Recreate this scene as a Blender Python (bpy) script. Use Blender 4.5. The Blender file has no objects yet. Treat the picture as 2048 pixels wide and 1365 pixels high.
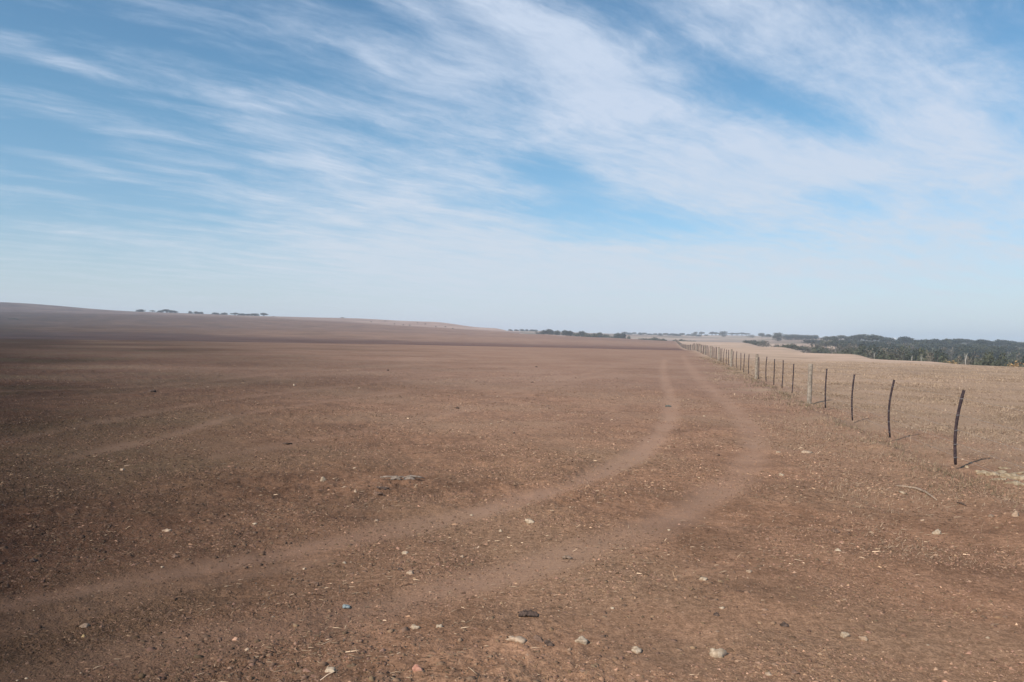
import bpy, math, random
import numpy as np
from mathutils import Matrix, Vector

random.seed(7)
R = np.random.RandomState(11)
C = bpy.context.scene.collection
scene = bpy.context.scene

# ------------------------------------------------------------------ camera
CAM_H = 1.7
FOC = 1593.0                      # focal length in photo pixels (2048 wide)
CX, CY = 1024.0, 682.5
PITCH = math.atan(12.0 / FOC)
ROLL = math.radians(1.2)
fwd = Vector((0, math.cos(PITCH), -math.sin(PITCH)))
upv = Vector((0, math.sin(PITCH), math.cos(PITCH)))
rgt = Vector((1, 0, 0))
cam_d = bpy.data.cameras.new('camera')
cam = bpy.data.objects.new('camera', cam_d)
C.objects.link(cam)
cx_ = rgt * math.cos(ROLL) + upv * math.sin(ROLL)
cy_ = -rgt * math.sin(ROLL) + upv * math.cos(ROLL)
cz_ = -fwd
cam.matrix_world = Matrix(((cx_.x, cy_.x, cz_.x, 0), (cx_.y, cy_.y, cz_.y, 0),
                           (cx_.z, cy_.z, cz_.z, CAM_H), (0, 0, 0, 1)))
cam_d.sensor_width = 36.0
cam_d.lens = 36.0 * FOC / 2048.0
cam_d.clip_start = 0.05
cam_d.clip_end = 20000
scene.camera = cam

# ------------------------------------------------------------------ light
SUN_EL = math.radians(37)
SUN_AZ = math.radians(225)        # from +Y towards +X: behind the camera, to the left
sd = Vector((math.sin(SUN_AZ) * math.cos(SUN_EL), math.cos(SUN_AZ) * math.cos(SUN_EL), math.sin(SUN_EL)))
sun_d = bpy.data.lights.new('sun', 'SUN')
sun_d.energy = 5.0
sun_d.angle = math.radians(0.8)
sun_d.color = (1.0, 0.91, 0.80)
sun = bpy.data.objects.new('sun', sun_d)
sun.rotation_euler = (-sd).to_track_quat('-Z', 'Y').to_euler()
sun.location = (-20, -20, 30)
C.objects.link(sun)

scene.view_settings.view_transform = 'Standard'
scene.view_settings.look = 'None'
scene.view_settings.gamma = 1
scene.view_settings.exposure = 0.0
scene.view_settings.use_curve_mapping = False
scene.cycles.max_bounces = 5
scene.cycles.volume_bounces = 1
scene.cycles.diffuse_bounces = 3
scene.cycles.transparent_max_bounces = 8


def ray(px, py):
    dx, dy = px - CX, py - CY
    c, s = math.cos(ROLL), math.sin(ROLL)
    a, b = dx * c + dy * s, -dx * s + dy * c
    return (fwd * FOC + rgt * a - upv * b).normalized()


def slope_of(px, py):
    d = ray(px, py)
    return d.z / math.hypot(d.x, d.y)


def az_of(px, py=672):
    d = ray(px, py)
    return math.atan2(d.x, d.y)


def on_ground(px, py, z=0.0):
    d = ray(px, py)
    t = (z - CAM_H) / d.z
    return d.x * t, d.y * t


# ------------------------------------------------------------------ node helper
class NT:
    def __init__(self, tree):
        self.t = tree
        self.n = tree.nodes
        self.l = tree.links

    def new(self, kind, **kw):
        nd = self.n.new(kind)
        for k, v in kw.items():
            setattr(nd, k, v)
        return nd

    def put(self, sock, v):
        if isinstance(v, bpy.types.NodeSocket):
            self.l.new(v, sock)
        elif v is not None:
            if hasattr(sock.default_value, '__len__') and not hasattr(v, '__len__'):
                v = (v,) * len(sock.default_value)
            if hasattr(sock.default_value, '__len__') and len(sock.default_value) == 4 and len(v) == 3:
                v = tuple(v) + (1,)
            sock.default_value = v

    def m(self, op, a, b=None, c=None, clamp=False):
        nd = self.new('ShaderNodeMath', operation=op, use_clamp=clamp)
        self.put(nd.inputs[0], a)
        if b is not None:
            self.put(nd.inputs[1], b)
        if c is not None:
            self.put(nd.inputs[2], c)
        return nd.outputs[0]

    def mix(self, f, a, b):
        nd = self.new('ShaderNodeMix', data_type='RGBA')
        self.put(nd.inputs[0], f)
        self.put(nd.inputs[6], a)
        self.put(nd.inputs[7], b)
        return nd.outputs[2]

    def mul(self, a, b):
        nd = self.new('ShaderNodeMix', data_type='RGBA', blend_type='MULTIPLY')
        nd.inputs[0].default_value = 1.0
        self.put(nd.inputs[6], a)
        self.put(nd.inputs[7], b)
        return nd.outputs[2]

    def noise(self, vec, scale, detail=3.0, rough=0.5, dist=0.0, dim='3D'):
        nd = self.new('ShaderNodeTexNoise', noise_dimensions=dim)
        if vec is not None:
            self.l.new(vec, nd.inputs['Vector'])
        nd.inputs['Scale'].default_value = scale
        nd.inputs['Detail'].default_value = detail
        nd.inputs['Roughness'].default_value = rough
        nd.inputs['Distortion'].default_value = dist
        return nd.outputs[0]

    def ss(self, v, lo, hi, a=0.0, b=1.0):
        nd = self.new('ShaderNodeMapRange', interpolation_type='SMOOTHSTEP')
        self.put(nd.inputs[0], v)
        nd.inputs[1].default_value = lo
        nd.inputs[2].default_value = hi
        nd.inputs[3].default_value = a
        nd.inputs[4].default_value = b
        return nd.outputs[0]

    def comb(self, x, y, z=0.0):
        nd = self.new('ShaderNodeCombineXYZ')
        self.put(nd.inputs[0], x)
        self.put(nd.inputs[1], y)
        self.put(nd.inputs[2], z)
        return nd.outputs[0]

    def attr(self, name):
        nd = self.new('ShaderNodeAttribute', attribute_name=name)
        return nd.outputs['Fac']


# ------------------------------------------------------------------ sky
world = bpy.data.worlds.new('World')
scene.world = world
world.use_nodes = True
w = NT(world.node_tree)
w.n.clear()
out = w.new('ShaderNodeOutputWorld')
bg = w.new('ShaderNodeBackground')
bg.inputs['Strength'].default_value = 0.1
w.l.new(bg.outputs[0], out.inputs[0])
sky = w.new('ShaderNodeTexSky', sky_type='NISHITA')
sky.sun_disc = False
sky.sun_elevation = SUN_EL
sky.sun_rotation = SUN_AZ
sky.altitude = 50
sky.air_density = 1.15
sky.dust_density = 0.35
sky.ozone_density = 3.0
tc = w.new('ShaderNodeTexCoord')
sp = w.new('ShaderNodeSeparateXYZ')
w.l.new(tc.outputs['Generated'], sp.inputs[0])
dx_, dy_, dz_ = sp.outputs
el = w.m('ARCSINE', dz_)
az = w.m('ARCTAN2', dx_, dy_)
# cirrus lies on a high sheet: directions are projected on it, streaks share one wind direction
zz = w.m('ADD', w.m('MAXIMUM', dz_, 0.0), 0.10)
pxn, pyn = w.m('DIVIDE', dx_, zz), w.m('DIVIDE', dy_, zz)
WD = math.radians(50)
al = w.m('ADD', w.m('MULTIPLY', pxn, math.sin(WD)), w.m('MULTIPLY', pyn, math.cos(WD)))
ac = w.m('SUBTRACT', w.m('MULTIPLY', pxn, math.cos(WD)), w.m('MULTIPLY', pyn, math.sin(WD)))
base = w.comb(al, ac)
wa = w.m('SUBTRACT', w.noise(base, 0.55, 2), 0.5)
wb = w.m('SUBTRACT', w.noise(w.comb(ac, al, 3.1), 0.8, 3), 0.5)
al2 = w.m('ADD', al, w.m('MULTIPLY', wa, 0.9))
ac2 = w.m('ADD', ac, w.m('MULTIPLY', wb, 0.38))
fib = w.noise(w.comb(w.m('MULTIPLY', al2, 0.55), w.m('MULTIPLY', ac2, 2.5), 1.0), 1.9, 8, 0.60)
wc = w.m('SUBTRACT', w.noise(base, 3.2, 4, 0.6), 0.5)
fib2 = w.noise(w.comb(w.m('ADD', w.m('MULTIPLY', al2, 1.9), w.m('MULTIPLY', wc, 0.5)), w.m('ADD', w.m('MULTIPLY', ac2, 6.5), wc), 5.0), 1.9, 8, 0.68)
soft = w.noise(w.comb(w.m('MULTIPLY', al2, 1.5), w.m('MULTIPLY', ac2, 2.2), 9.0), 1.9, 8, 0.62)
# banks and gaps of the cirrus: (photo x, y, half-length, half-width, tilt down to the right in degrees, weight)
BANKS = [
    (1010, 200, 330, 90, 16, .62), (790, 430, 330, 110, 8, .75), (820, 530, 420, 50, 2, .35), (230, 150, 330, 170, 8, -.16), (1560, 330, 200, 75, 4, .95),
    (1330, 392, 260, 40, 5, .75), (1150, 80, 330, 60, 22, .65), (1230, 160, 150, 50, 16, .45), (1870, 200, 150, 110, 30, .25),
    (1880, 335, 240, 60, 12, .60), (430, 190, 190, 20, 13, .50), (130, 122, 120, 12, 12, .42), (230, 255, 140, 12, 6, .45), (270, 284, 70, 8, 8, .35),
    (170, 332, 100, 10, 9, .55), (40, 352, 70, 7, 6, .42), (30, 374, 80, 8, 4, .45), (560, 316, 80, 10, 3, .35), (200, 470, 120, 13, 5, .32),
    (1620, 70, 260, 80, 25, .38), (900, 75, 160, 22, 26, .35), (760, 130, 60, 12, 24, .3), (1960, 450, 260, 100, -4, .45), (1500, 520, 420, 50, 0, .45), (1700, 120, 330, 100, 22, .28), (1150, 520, 300, 40, 2, .3),
    (1330, 250, 170, 70, 10, .25), (300, 60, 330, 50, 12, .12), (1120, 270, 150, 50, 10, .25), (1100, 560, 700, 70, 2, .35), (620, 230, 160, 40, 10, .2),
    (1460, 190, 170, 44, 20, -.62), (1660, 250, 130, 26, 28, -.70), (1110, 345, 110, 36, 12, -.75), (1240, 425, 190, 32, 8, -.75),
    (940, 512, 90, 18, 3, -.4), (560, 75, 200, 60, 20, -.22), (300, 405, 240, 60, 4, -.30), (1850, 20, 130, 30, 14, -.30),
    (1740, 395, 150, 26, 3, -.55), (1160, 478, 60, 30, 0, -.3), (690, 262, 110, 14, 10, -.3), (60, 270, 80, 40, 0, -.2), (1270, 265, 60, 16, 28, -.35),
]
cov = None
for (bx, by, rx, ry, tilt, wt) in BANKS:
    if wt == 0:
        continue
    d = ray(bx, by)
    a0, e0 = math.atan2(d.x, d.y), math.asin(d.z)
    t = math.radians(tilt)
    k = 1.0 / FOC
    da = w.m('SUBTRACT', az, a0)
    de = w.m('SUBTRACT', el, e0)
    p = w.m('DIVIDE', w.m('SUBTRACT', w.m('MULTIPLY', da, math.cos(t)), w.m('MULTIPLY', de, math.sin(t))), rx * k)
    q = w.m('DIVIDE', w.m('ADD', w.m('MULTIPLY', da, math.sin(t)), w.m('MULTIPLY', de, math.cos(t))), ry * k)
    g = w.m('MULTIPLY', w.m('EXPONENT', w.m('MULTIPLY', w.m('ADD', w.m('MULTIPLY', p, p), w.m('MULTIPLY', q, q)), -0.8)), wt)
    cov = g if cov is None else w.m('ADD', cov, g)
amt = w.m('ADD', w.m('MULTIPLY', w.m('SUBTRACT', fib, 0.5), 1.5), w.m('MULTIPLY', w.m('SUBTRACT', fib2, 0.5), 0.9))
amt = w.m('ADD', amt, w.m('MULTIPLY', w.m('SUBTRACT', soft, 0.5), 1.2))
low = w.ss(el, 0.13, 0.0, 0.0, 1.0)
amt = w.m('MULTIPLY', amt, w.m('SUBTRACT', 1.0, w.m('MULTIPLY', low, 0.7)))
amt = w.m('ADD', w.m('ADD', amt, cov), 0.0)
amt = w.m('ADD', amt, w.m('MULTIPLY', low, 0.30))
tex = w.m('ADD', w.m('MULTIPLY', fib2, 1.1), w.m('MULTIPLY', soft, 0.9))           # about 1.0 on average
alpha = w.m('MULTIPLY', w.ss(amt, -0.30, 1.20), w.m('ADD', 0.30, w.m('MULTIPLY', tex, 0.60)))
veil = w.m('EXPONENT', w.m('MULTIPLY', w.m('MAXIMUM', el, 0.0), -17.0))
alpha = w.m('MINIMUM', w.m('ADD', alpha, w.m('MULTIPLY', w.m('SUBTRACT', 1.0, alpha), w.m('MULTIPLY', veil, 0.9))), 0.97)
cloud = w.mix(w.ss(el, 0.0, 0.30), (6.5, 7.35, 8.15, 1), (6.0, 7.0, 8.6, 1))
skyc = w.mul(sky.outputs[0], w.mix(w.ss(el, 0.0, 0.28), (0.80, 0.99, 1.24), (0.80, 1.12, 1.20)))     # camera white balance
fin = w.mix(alpha, skyc, cloud)
w.l.new(fin, bg.inputs['Color'])

# ------------------------------------------------------------------ numpy noise
PERM = np.random.RandomState(5).rand(256, 256).astype(np.float32)


def vnoise(x, y):
    xi, yi = np.floor(x).astype(int), np.floor(y).astype(int)
    fx, fy = x - xi, y - yi
    fx, fy = fx * fx * (3 - 2 * fx), fy * fy * (3 - 2 * fy)
    a = PERM[xi & 255, yi & 255]
    b = PERM[(xi + 1) & 255, yi & 255]
    c = PERM[xi & 255, (yi + 1) & 255]
    d = PERM[(xi + 1) & 255, (yi + 1) & 255]
    return (a * (1 - fx) + b * fx) * (1 - fy) + (c * (1 - fx) + d * fx) * fy - 0.5


def fbm(x, y, f, o=3):
    s, a = 0, 1.0
    for i in range(o):
        s = s + a * vnoise(x * f + 17.3 * i, y * f + 7.7 * i)
        f *= 2.03
        a *= 0.5
    return s


def sst(v, lo, hi):
    t = np.clip((v - lo) / (hi - lo), 0, 1)
    return t * t * (3 - 2 * t)


# ------------------------------------------------------------------ terrain shape
# per bearing: distance -> ground height; 'y' entries are given as sight lines of the surveyed photo
Y = 'y'
COLS = [
    (-700, [(95, 0), (120, -.6), (200, Y, 650), (400, Y, 622), (600, Y, 603), (900, Y, 578), (1300, Y, 584)]),
    (0, [(112, 0), (140, -.5), (220, Y, 668), (420, Y, 647), (620, Y, 628), (900, Y, 604), (1300, Y, 610)]),
    (300, [(115, 0), (140, -.5), (220, Y, 671), (420, Y, 651), (620, Y, 633), (800, Y, 624), (1200, Y, 629)]),
    (540, [(116, 0), (140, -.5), (220, Y, 676), (420, Y, 656), (620, Y, 638), (780, Y, 632.5), (1200, Y, 639)]),
    (700, [(117, 0), (140, -.5), (220, Y, 680), (420, Y, 659), (620, Y, 643), (760, Y, 636), (1200, Y, 645)]),
    (860, [(117, 0), (145, -.5), (220, Y, 684), (420, Y, 665), (600, Y, 650), (700, Y, 643), (1100, Y, 652)]),
    (980, [(118, 0), (145, -.5), (220, Y, 687), (420, Y, 669), (560, Y, 660), (640, Y, 655.5), (1000, Y, 662)]),
    (1080, [(118, 0), (145, -.5), (220, Y, 690), (380, Y, 674), (450, Y, 668), (650, -1), (900, Y, 664), (1500, Y, 662)]),
    (1200, [(118, 0), (145, -.5), (220, Y, 692), (380, Y, 678), (450, Y, 674.5), (650, -4), (900, Y, 670), (1500, Y, 667)]),
    (1355, [(118, 0), (150, -.5), (220, Y, 696), (350, Y, 686), (430, Y, 682), (600, -5), (900, Y, 674), (1500, Y, 670)]),
    (1480, [(118, 0), (240, -.3), (330, Y, 687), (430, Y, 685), (600, -4), (900, Y, 677), (1500, Y, 671)]),
    (1560, [(246, -.1), (300, -2.5), (400, -3), (600, Y, 684), (900, Y, 677), (1500, Y, 673)]),
    (1700, [(130, 0), (170, -2.5), (250, -6), (400, -3), (600, Y, 684), (1000, Y, 680), (1500, Y, 677)]),
    (1850, [(92, 0), (120, -2.5), (180, -7), (350, -6), (600, Y, 690), (1000, Y, 683), (1500, Y, 680)]),
    (2048, [(80, 0), (105, -2.5), (160, -8), (300, -7), (600, Y, 697), (1000, Y, 688), (1500, Y, 684)]),
    (2800, [(70, 0), (95, -2.5), (150, -8), (300, -7), (600, -1), (1000, 3), (1500, 6)]),
]
LR = np.linspace(math.log(0.3), math.log(13000), 900)


def profile(px, pts):
    rs, zs = [0.3, 30], [0, 0]
    for p in pts:
        if len(p) == 2:
            rs.append(p[0]); zs.append(p[1])
        else:
            rs.append(p[0]); zs.append(CAM_H + slope_of(px, p[2]) * p[0])
    rs.append(rs[-1] * 3); zs.append(zs[-1])
    z = np.interp(LR, np.log(rs), zs)
    k = np.exp(-0.5 * (np.arange(-9, 10) / 3.2) ** 2)
    k /= k.sum()
    return np.convolve(np.pad(z, 9, 'edge'), k, 'valid')


PAZ = [az_of(c[0]) for c in COLS]
PZ = [profile(c[0], c[1]) for c in COLS]
mean = np.mean(PZ, axis=0)
PAZ = [-math.pi, -1.4] + PAZ + [1.4, math.pi]
PZ = np.array([mean, PZ[0]] + PZ + [PZ[-1], mean])
PAZ = np.array(PAZ)


def zbig(x, y):
    r = np.maximum(np.hypot(x, y), 0.31)
    a = np.arctan2(x, y)
    i = np.clip(np.searchsorted(PAZ, a) - 1, 0, len(PAZ) - 2)
    t = np.clip((a - PAZ[i]) / (PAZ[i + 1] - PAZ[i]), 0, 1)
    t = t * t * (3 - 2 * t)
    f = np.clip((np.log(r) - LR[0]) / (LR[1] - LR[0]), 0, len(LR) - 1.001)
    j = f.astype(int)
    g = f - j
    z0 = PZ[i, j] * (1 - g) + PZ[i, j + 1] * g
    z1 = PZ[i + 1, j] * (1 - g) + PZ[i + 1, j + 1] * g
    return z0 * (1 - t) + z1 * t


# ------------------------------------------------------------------ fence line and wheel tracks (world coordinates)
FPX = [(1911, 936), (1780, 879), (1705, 842), (1651, 818), (1617, 805), (1584, 788), (1563.7, 778), (1547.5, 773), (1532, 765),
       (1517, 760), (1509, 758), (1496.7, 750), (1487.5, 747), (1481, 742.5), (1472.7, 738.5), (1466, 735), (1462, 734)]
FP = [on_ground(*p) for p in FPX]
_fx, _fy = np.array([p[0] for p in FP]), np.array([p[1] for p in FP])
FB, FA = np.polyfit(_fy, _fx, 1)


def fence_x(y):
    return FA + FB * y


TRK_PX = [
    ([(1329, 719), (1325, 745), (1338, 790), (1337, 835), (1305, 885), (1235, 932), (1100, 985), (900, 1040), (700, 1080), (400, 1140), (100, 1190), (-200, 1245)], .20, 1.0),
    ([(1366, 712), (1388, 748), (1440, 795), (1490, 840), (1508, 880), (1490, 940), (1400, 1010), (1250, 1075), (1000, 1150), (700, 1225), (400, 1290), (0, 1370)], .25, .82),
    ([(-100, 790), (0, 785), (350, 770), (600, 745), (900, 728), (1200, 715)], .28, .5),
    ([(0, 800), (330, 782), (640, 752), (950, 733)], .26, .3),
    ([(-50, 892), (0, 882), (250, 835), (450, 800), (640, 778), (900, 752)], .22, .6),
    ([(100, 925), (180, 908), (350, 868), (520, 822), (800, 785)], .2, .7),
    ([(430, 915), (600, 885), (800, 848), (1000, 800), (1200, 752)], .2, .4),
    ([(-50, 1275), (0, 1258), (200, 1205), (420, 1165), (640, 1120)], .16, .5),
    ([(1000, 790), (1100, 765), (1230, 735)], .2, .4),
    ([(1560, 712), (1660, 722), (1740, 731), (1800, 739), (1835, 746), (1870, 760), (1960, 768)], .18, .6),
]


def catmull(pts, n=14):
    P = [pts[0]] + list(pts) + [pts[-1]]
    o = []
    for i in range(1, len(P) - 2):
        p0, p1, p2, p3 = (np.array(P[i + k], float) for k in (-1, 0, 1, 2))
        for t in np.linspace(0, 1, n, endpoint=False):
            o.append(0.5 * (2 * p1 + (p2 - p0) * t + (2 * p0 - 5 * p1 + 4 * p2 - p3) * t * t + (3 * p1 - p0 - 3 * p2 + p3) * t ** 3))
    o.append(np.array(P[-2], float))
    return np.array(o)


TRACKS = []
for pts, wd, st in TRK_PX:
    TRACKS.append((catmull([on_ground(*p) for p in pts]), wd, st))


def track_mask(x, y):
    m = np.zeros(x.shape, np.float32)
    near = (np.hypot(x, y) < 130) & (y > 0)
    xs, ys = x[near], y[near]
    acc = np.zeros(xs.shape, np.float32)
    wob = 0.10 * fbm(xs, ys, 0.9, 2)
    brk = np.clip(0.85 + 0.55 * fbm(xs + 5, ys, 1.3, 4), 0.5, 1) * np.interp(np.hypot(xs, ys), [4, 8, 13], [.85, .92, 1.])
    for P, wd, st in TRACKS:
        best = np.full(xs.shape, 1e9)
        for a, b in zip(P[:-1], P[1:]):
            d = b - a
            L = d @ d + 1e-9
            t = np.clip(((xs - a[0]) * d[0] + (ys - a[1]) * d[1]) / L, 0, 1)
            dd = (xs - a[0] - t * d[0]) ** 2 + (ys - a[1] - t * d[1]) ** 2
            np.minimum(best, dd, out=best)
        dist = np.sqrt(best) + wob * 1.6
        acc = np.maximum(acc, st * (1 - sst(dist, wd * 0.25, wd * 1.55)) * brk)
    m[near] = acc
    return m


def grass_mask(x, y):
    side = x - fence_x(y)
    n = fbm(x, y, 0.6, 4)
    g = sst(side - np.interp(y, [8, 13, 26], [.9, -.3, -1.3]) + 2.2 * n, 0.0, 2.2)
    g = np.where(y < 0, g * 0.5, g)
    return g


def micro(x, y, trk, gr):
    """height of clods, wheel ruts and the little bank along the fence"""
    r = np.hypot(x, y)
    damp = np.clip(1.6 - r / 60, 0, 1)
    rough = np.clip(0.50 + 1.3 * fbm(x, y, 0.35, 3) - 0.035 * x, 0.12, 1.5)
    h = 0.034 * fbm(x, y, 1.3, 3) + rough * (0.027 * fbm(x, y, 7.0, 3)) + rough * 0.026 * np.abs(fbm(x + 9, y, 15.0, 2))
    h = h * (1 - 0.8 * trk) - 0.020 * trk
    side = x - fence_x(y)
    bank = 0.06 * np.exp(-((side + 0.55) / 0.35) ** 2) - 0.045 * np.exp(-((side + 0.0) / 0.3) ** 2)
    bank = bank * (0.8 + 1.2 * fbm(x, y, 0.8, 2))
    h = h * (1 - 0.35 * gr) + bank * np.clip(1.5 - r / 40, 0, 1)
    return h * damp + 0.05 * fbm(x, y, 0.11, 2) * np.clip(r / 15, 0, 1) * np.clip((400 - r) / 300, 0, 1)


# ------------------------------------------------------------------ materials
def mat(name):
    m = bpy.data.materials.new(name)
    m.use_nodes = True
    t = NT(m.node_tree)
    t.n.clear()
    o = t.new('ShaderNodeOutputMaterial')
    b = t.new('ShaderNodeBsdfPrincipled')
    t.l.new(b.outputs[0], o.inputs[0])
    b.inputs['Specular IOR Level'].default_value = 0.15
    b.inputs['Roughness'].default_value = 0.9
    return m, t, b


def ground_material():
    m, t, b = mat('ground_soil_and_dry_grass')
    tc = t.new('ShaderNodeTexCoord')
    P = tc.outputs['Object']
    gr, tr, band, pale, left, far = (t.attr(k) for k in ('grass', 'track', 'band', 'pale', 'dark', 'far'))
    n1 = t.noise(P, 0.25, 4)
    n2 = t.noise(P, 2.2, 5, 0.6)
    n3 = t.noise(P, 19.0, 5, 0.62)
    n4 = t.noise(P, 70.0, 3, 0.6)
    n5 = t.noise(P, 0.03, 4)
    soil = t.mix(t.ss(n2, 0.32, 0.68), (0.258, 0.143, 0.086), (0.345, 0.196, 0.120))
    soil = t.mul(soil, t.mix(t.ss(t.noise(P, 0.9, 5, 0.65), 0.34, 0.60), (0.76, 0.75, 0.75), (1.10, 1.09, 1.08)))
    soil = t.mix(t.ss(n1, 0.42, 0.62), soil, (0.308, 0.186, 0.114))
    soil = t.mix(t.m('MULTIPLY', t.attr('soil_veil'), 0.75), soil, t.mix(t.ss(n1, .4, .6), (0.330, 0.206, 0.150), (0.365, 0.234, 0.172)))  # lens veil painted in: soil paler and pinker with distance
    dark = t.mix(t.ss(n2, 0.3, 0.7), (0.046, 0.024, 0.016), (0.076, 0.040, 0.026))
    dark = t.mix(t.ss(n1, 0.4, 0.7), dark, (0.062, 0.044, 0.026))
    soil = t.mix(t.m('MULTIPLY', left, 1.0, clamp=True), soil, dark)  # lens darkening towards the left, painted into the soil colour
    # crumbs: light and dark specks
    soil = t.mul(soil, t.mix(t.ss(n3, 0.34, 0.66), (0.78, 0.77, 0.76), (1.16, 1.16, 1.16)))
    soil = t.mul(soil, t.mix(t.ss(n4, 0.3, 0.7), (0.72, 0.71, 0.70), (1.22, 1.22, 1.22)))
    dust = t.mix(t.ss(n2, 0.3, 0.7), (0.360, 0.222, 0.150), (0.410, 0.258, 0.180))
    dust = t.mix(t.m('MULTIPLY', left, 0.8, clamp=True), dust, (0.094, 0.053, 0.036))  # same painted lens darkening on the track dust
    soil = t.mix(t.m('MULTIPLY', tr, t.ss(t.m('ADD', n3, n2), 0.75, 1.25, 0.9, 0.35)), soil, dust)
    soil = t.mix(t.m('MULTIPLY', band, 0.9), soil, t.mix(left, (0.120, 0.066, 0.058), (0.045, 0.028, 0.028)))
    # dry grass
    ga = t.mix(t.ss(n3, 0.35, 0.65), (0.31, 0.225, 0.16), (0.42, 0.315, 0.232))
    gb = t.mix(t.ss(n2, 0.35, 0.7), ga, (0.36, 0.265, 0.19))
    gb = t.mix(t.ss(n1, 0.42, 0.68), gb, (0.285, 0.212, 0.150))
    gb = t.mix(t.m('MULTIPLY', tr, 0.9), gb, (0.22, 0.155, 0.115))
    gb = t.mul(gb, t.mix(t.ss(n5, 0.35, 0.65), (0.88, 0.87, 0.85), (1.12, 1.10, 1.10)))
    gb = t.mul(gb, t.mix(t.attr('grass_veil'), (1.00, 0.92, 0.86), (1.42, 1.38, 1.40)))  # lens veil painted into the grass colour, paler with distance
    gm = t.m('MULTIPLY', gr, t.ss(t.m('ADD', n3, t.m('MULTIPLY', gr, 0.25)), 0.38, 0.66, 0.35, 1.0))
    col = t.mix(gm, soil, gb)
    pl = t.mix(t.ss(n5, 0.4, 0.62), (0.50, 0.36, 0.29), (0.40, 0.27, 0.22))
    pl = t.mul(pl, t.mix(left, (1, 1, 1), (0.26, 0.25, 0.27)))  # hilltop grass darkened at left, lens shading put into its colour
    col = t.mix(pale, col, pl)
    fa = t.mix(t.ss(t.noise(P, 0.006, 3), 0.42, 0.6), (0.42, 0.31, 0.23), (0.24, 0.17, 0.13))
    fa = t.mix(t.ss(t.noise(P, 0.02, 4), 0.5, 0.7), fa, (0.16, 0.15, 0.09))
    fa = t.mix(t.attr('valley'), fa, (0.085, 0.080, 0.055))
    col = t.mix(far, col, fa)
    t.put(b.inputs['Base Color'], col)
    bump = t.new('ShaderNodeBump')
    bump.inputs['Strength'].default_value = 0.9
    bump.inputs['Distance'].default_value = 0.02
    hgt = t.m('ADD', t.m('MULTIPLY', n3, 1.0), t.m('MULTIPLY', n4, 0.6))
    hgt = t.m('MULTIPLY', hgt, t.m('SUBTRACT', 1.0, t.m('MULTIPLY', tr, 0.7)))
    hgt = t.m('MULTIPLY', hgt, t.m('ADD', t.ss(t.noise(P, 0.8, 3), 0.42, 0.62, 0.30, 1.0), t.m('MULTIPLY', left, 0.5)))
    t.l.new(hgt, bump.inputs['Height'])
    t.l.new(bump.outputs[0], b.inputs['Normal'])
    b.inputs['Roughness'].default_value = 1.0
    b.inputs['Specular IOR Level'].default_value = 0.05
    return m


def simple(name, c1, c2, scale=8.0, rough=0.9, detail=4, lo=.35, hi=.65, bump=0.0, objrand=0.0, spec=.15):
    m, t, b = mat(name)
    tc = t.new('ShaderNodeTexCoord')
    n = t.noise(tc.outputs['Object'], scale, detail)
    col = t.mix(t.ss(n, lo, hi), c1, c2)
    if objrand:
        oi = t.new('ShaderNodeObjectInfo')
        col = t.mul(col, t.mix(oi.outputs['Random'], (1 - objrand,) * 3, (1 + objrand,) * 3))
    t.put(b.inputs['Base Color'], col)
    b.inputs['Roughness'].default_value = rough
    b.inputs['Specular IOR Level'].default_value = spec
    if bump:
        bp = t.new('ShaderNodeBump')
        bp.inputs['Strength'].default_value = 0.7
        bp.inputs['Distance'].default_value = bump
        t.l.new(t.noise(tc.outputs['Object'], scale * 2.5, 4), bp.inputs['Height'])
        t.l.new(bp.outputs[0], b.inputs['Normal'])
    return m


def tinted(name, rgh=0.95, trans=0.0):
    """colour comes from the vertex attribute 'tint' (pieces of litter differ in colour)"""
    m, t, b = mat(name)
    a = t.new('ShaderNodeAttribute', attribute_name='tint')
    t.l.new(a.outputs['Color'], b.inputs['Base Color'])
    b.inputs['Roughness'].default_value = rgh
    b.inputs['Specular IOR Level'].default_value = 0.08
    return m


M_GROUND = ground_material()
M_LITTER = tinted('litter')
M_WOOD = simple('weathered_grey_post_wood', (0.21, 0.17, 0.135), (0.33, 0.28, 0.225), 14, bump=0.004)
M_DROP = simple('dark_hardwood_dropper', (0.030, 0.022, 0.026), (0.070, 0.048, 0.050), 30, bump=0.003)
M_WIRE = simple('galvanised_fence_wire', (0.30, 0.28, 0.26), (0.42, 0.40, 0.38), 30, rough=0.6)
M_TIE = simple('pale_wire_tie', (0.15, 0.14, 0.14), (0.21, 0.20, 0.20), 30, rough=0.6)
M_BARK = simple('grey_bark', (0.10, 0.08, 0.065), (0.20, 0.17, 0.14), 3)
M_WHITEBARK = simple('white_dead_bark', (0.38, 0.35, 0.31), (0.52, 0.49, 0.45), 3)


def mesh_obj(name, verts, faces, material=None, parent=None, smooth=False):
    me = bpy.data.meshes.new(name)
    me.from_pydata([tuple(v) for v in verts], [], [tuple(f) for f in faces])
    if material:
        me.materials.append(material)
    if smooth:
        me.polygons.foreach_set('use_smooth', [True] * len(me.polygons))
    me.update()
    o = bpy.data.objects.new(name, me)
    if parent:
        o.parent = parent
    C.objects.link(o)
    return o


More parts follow.
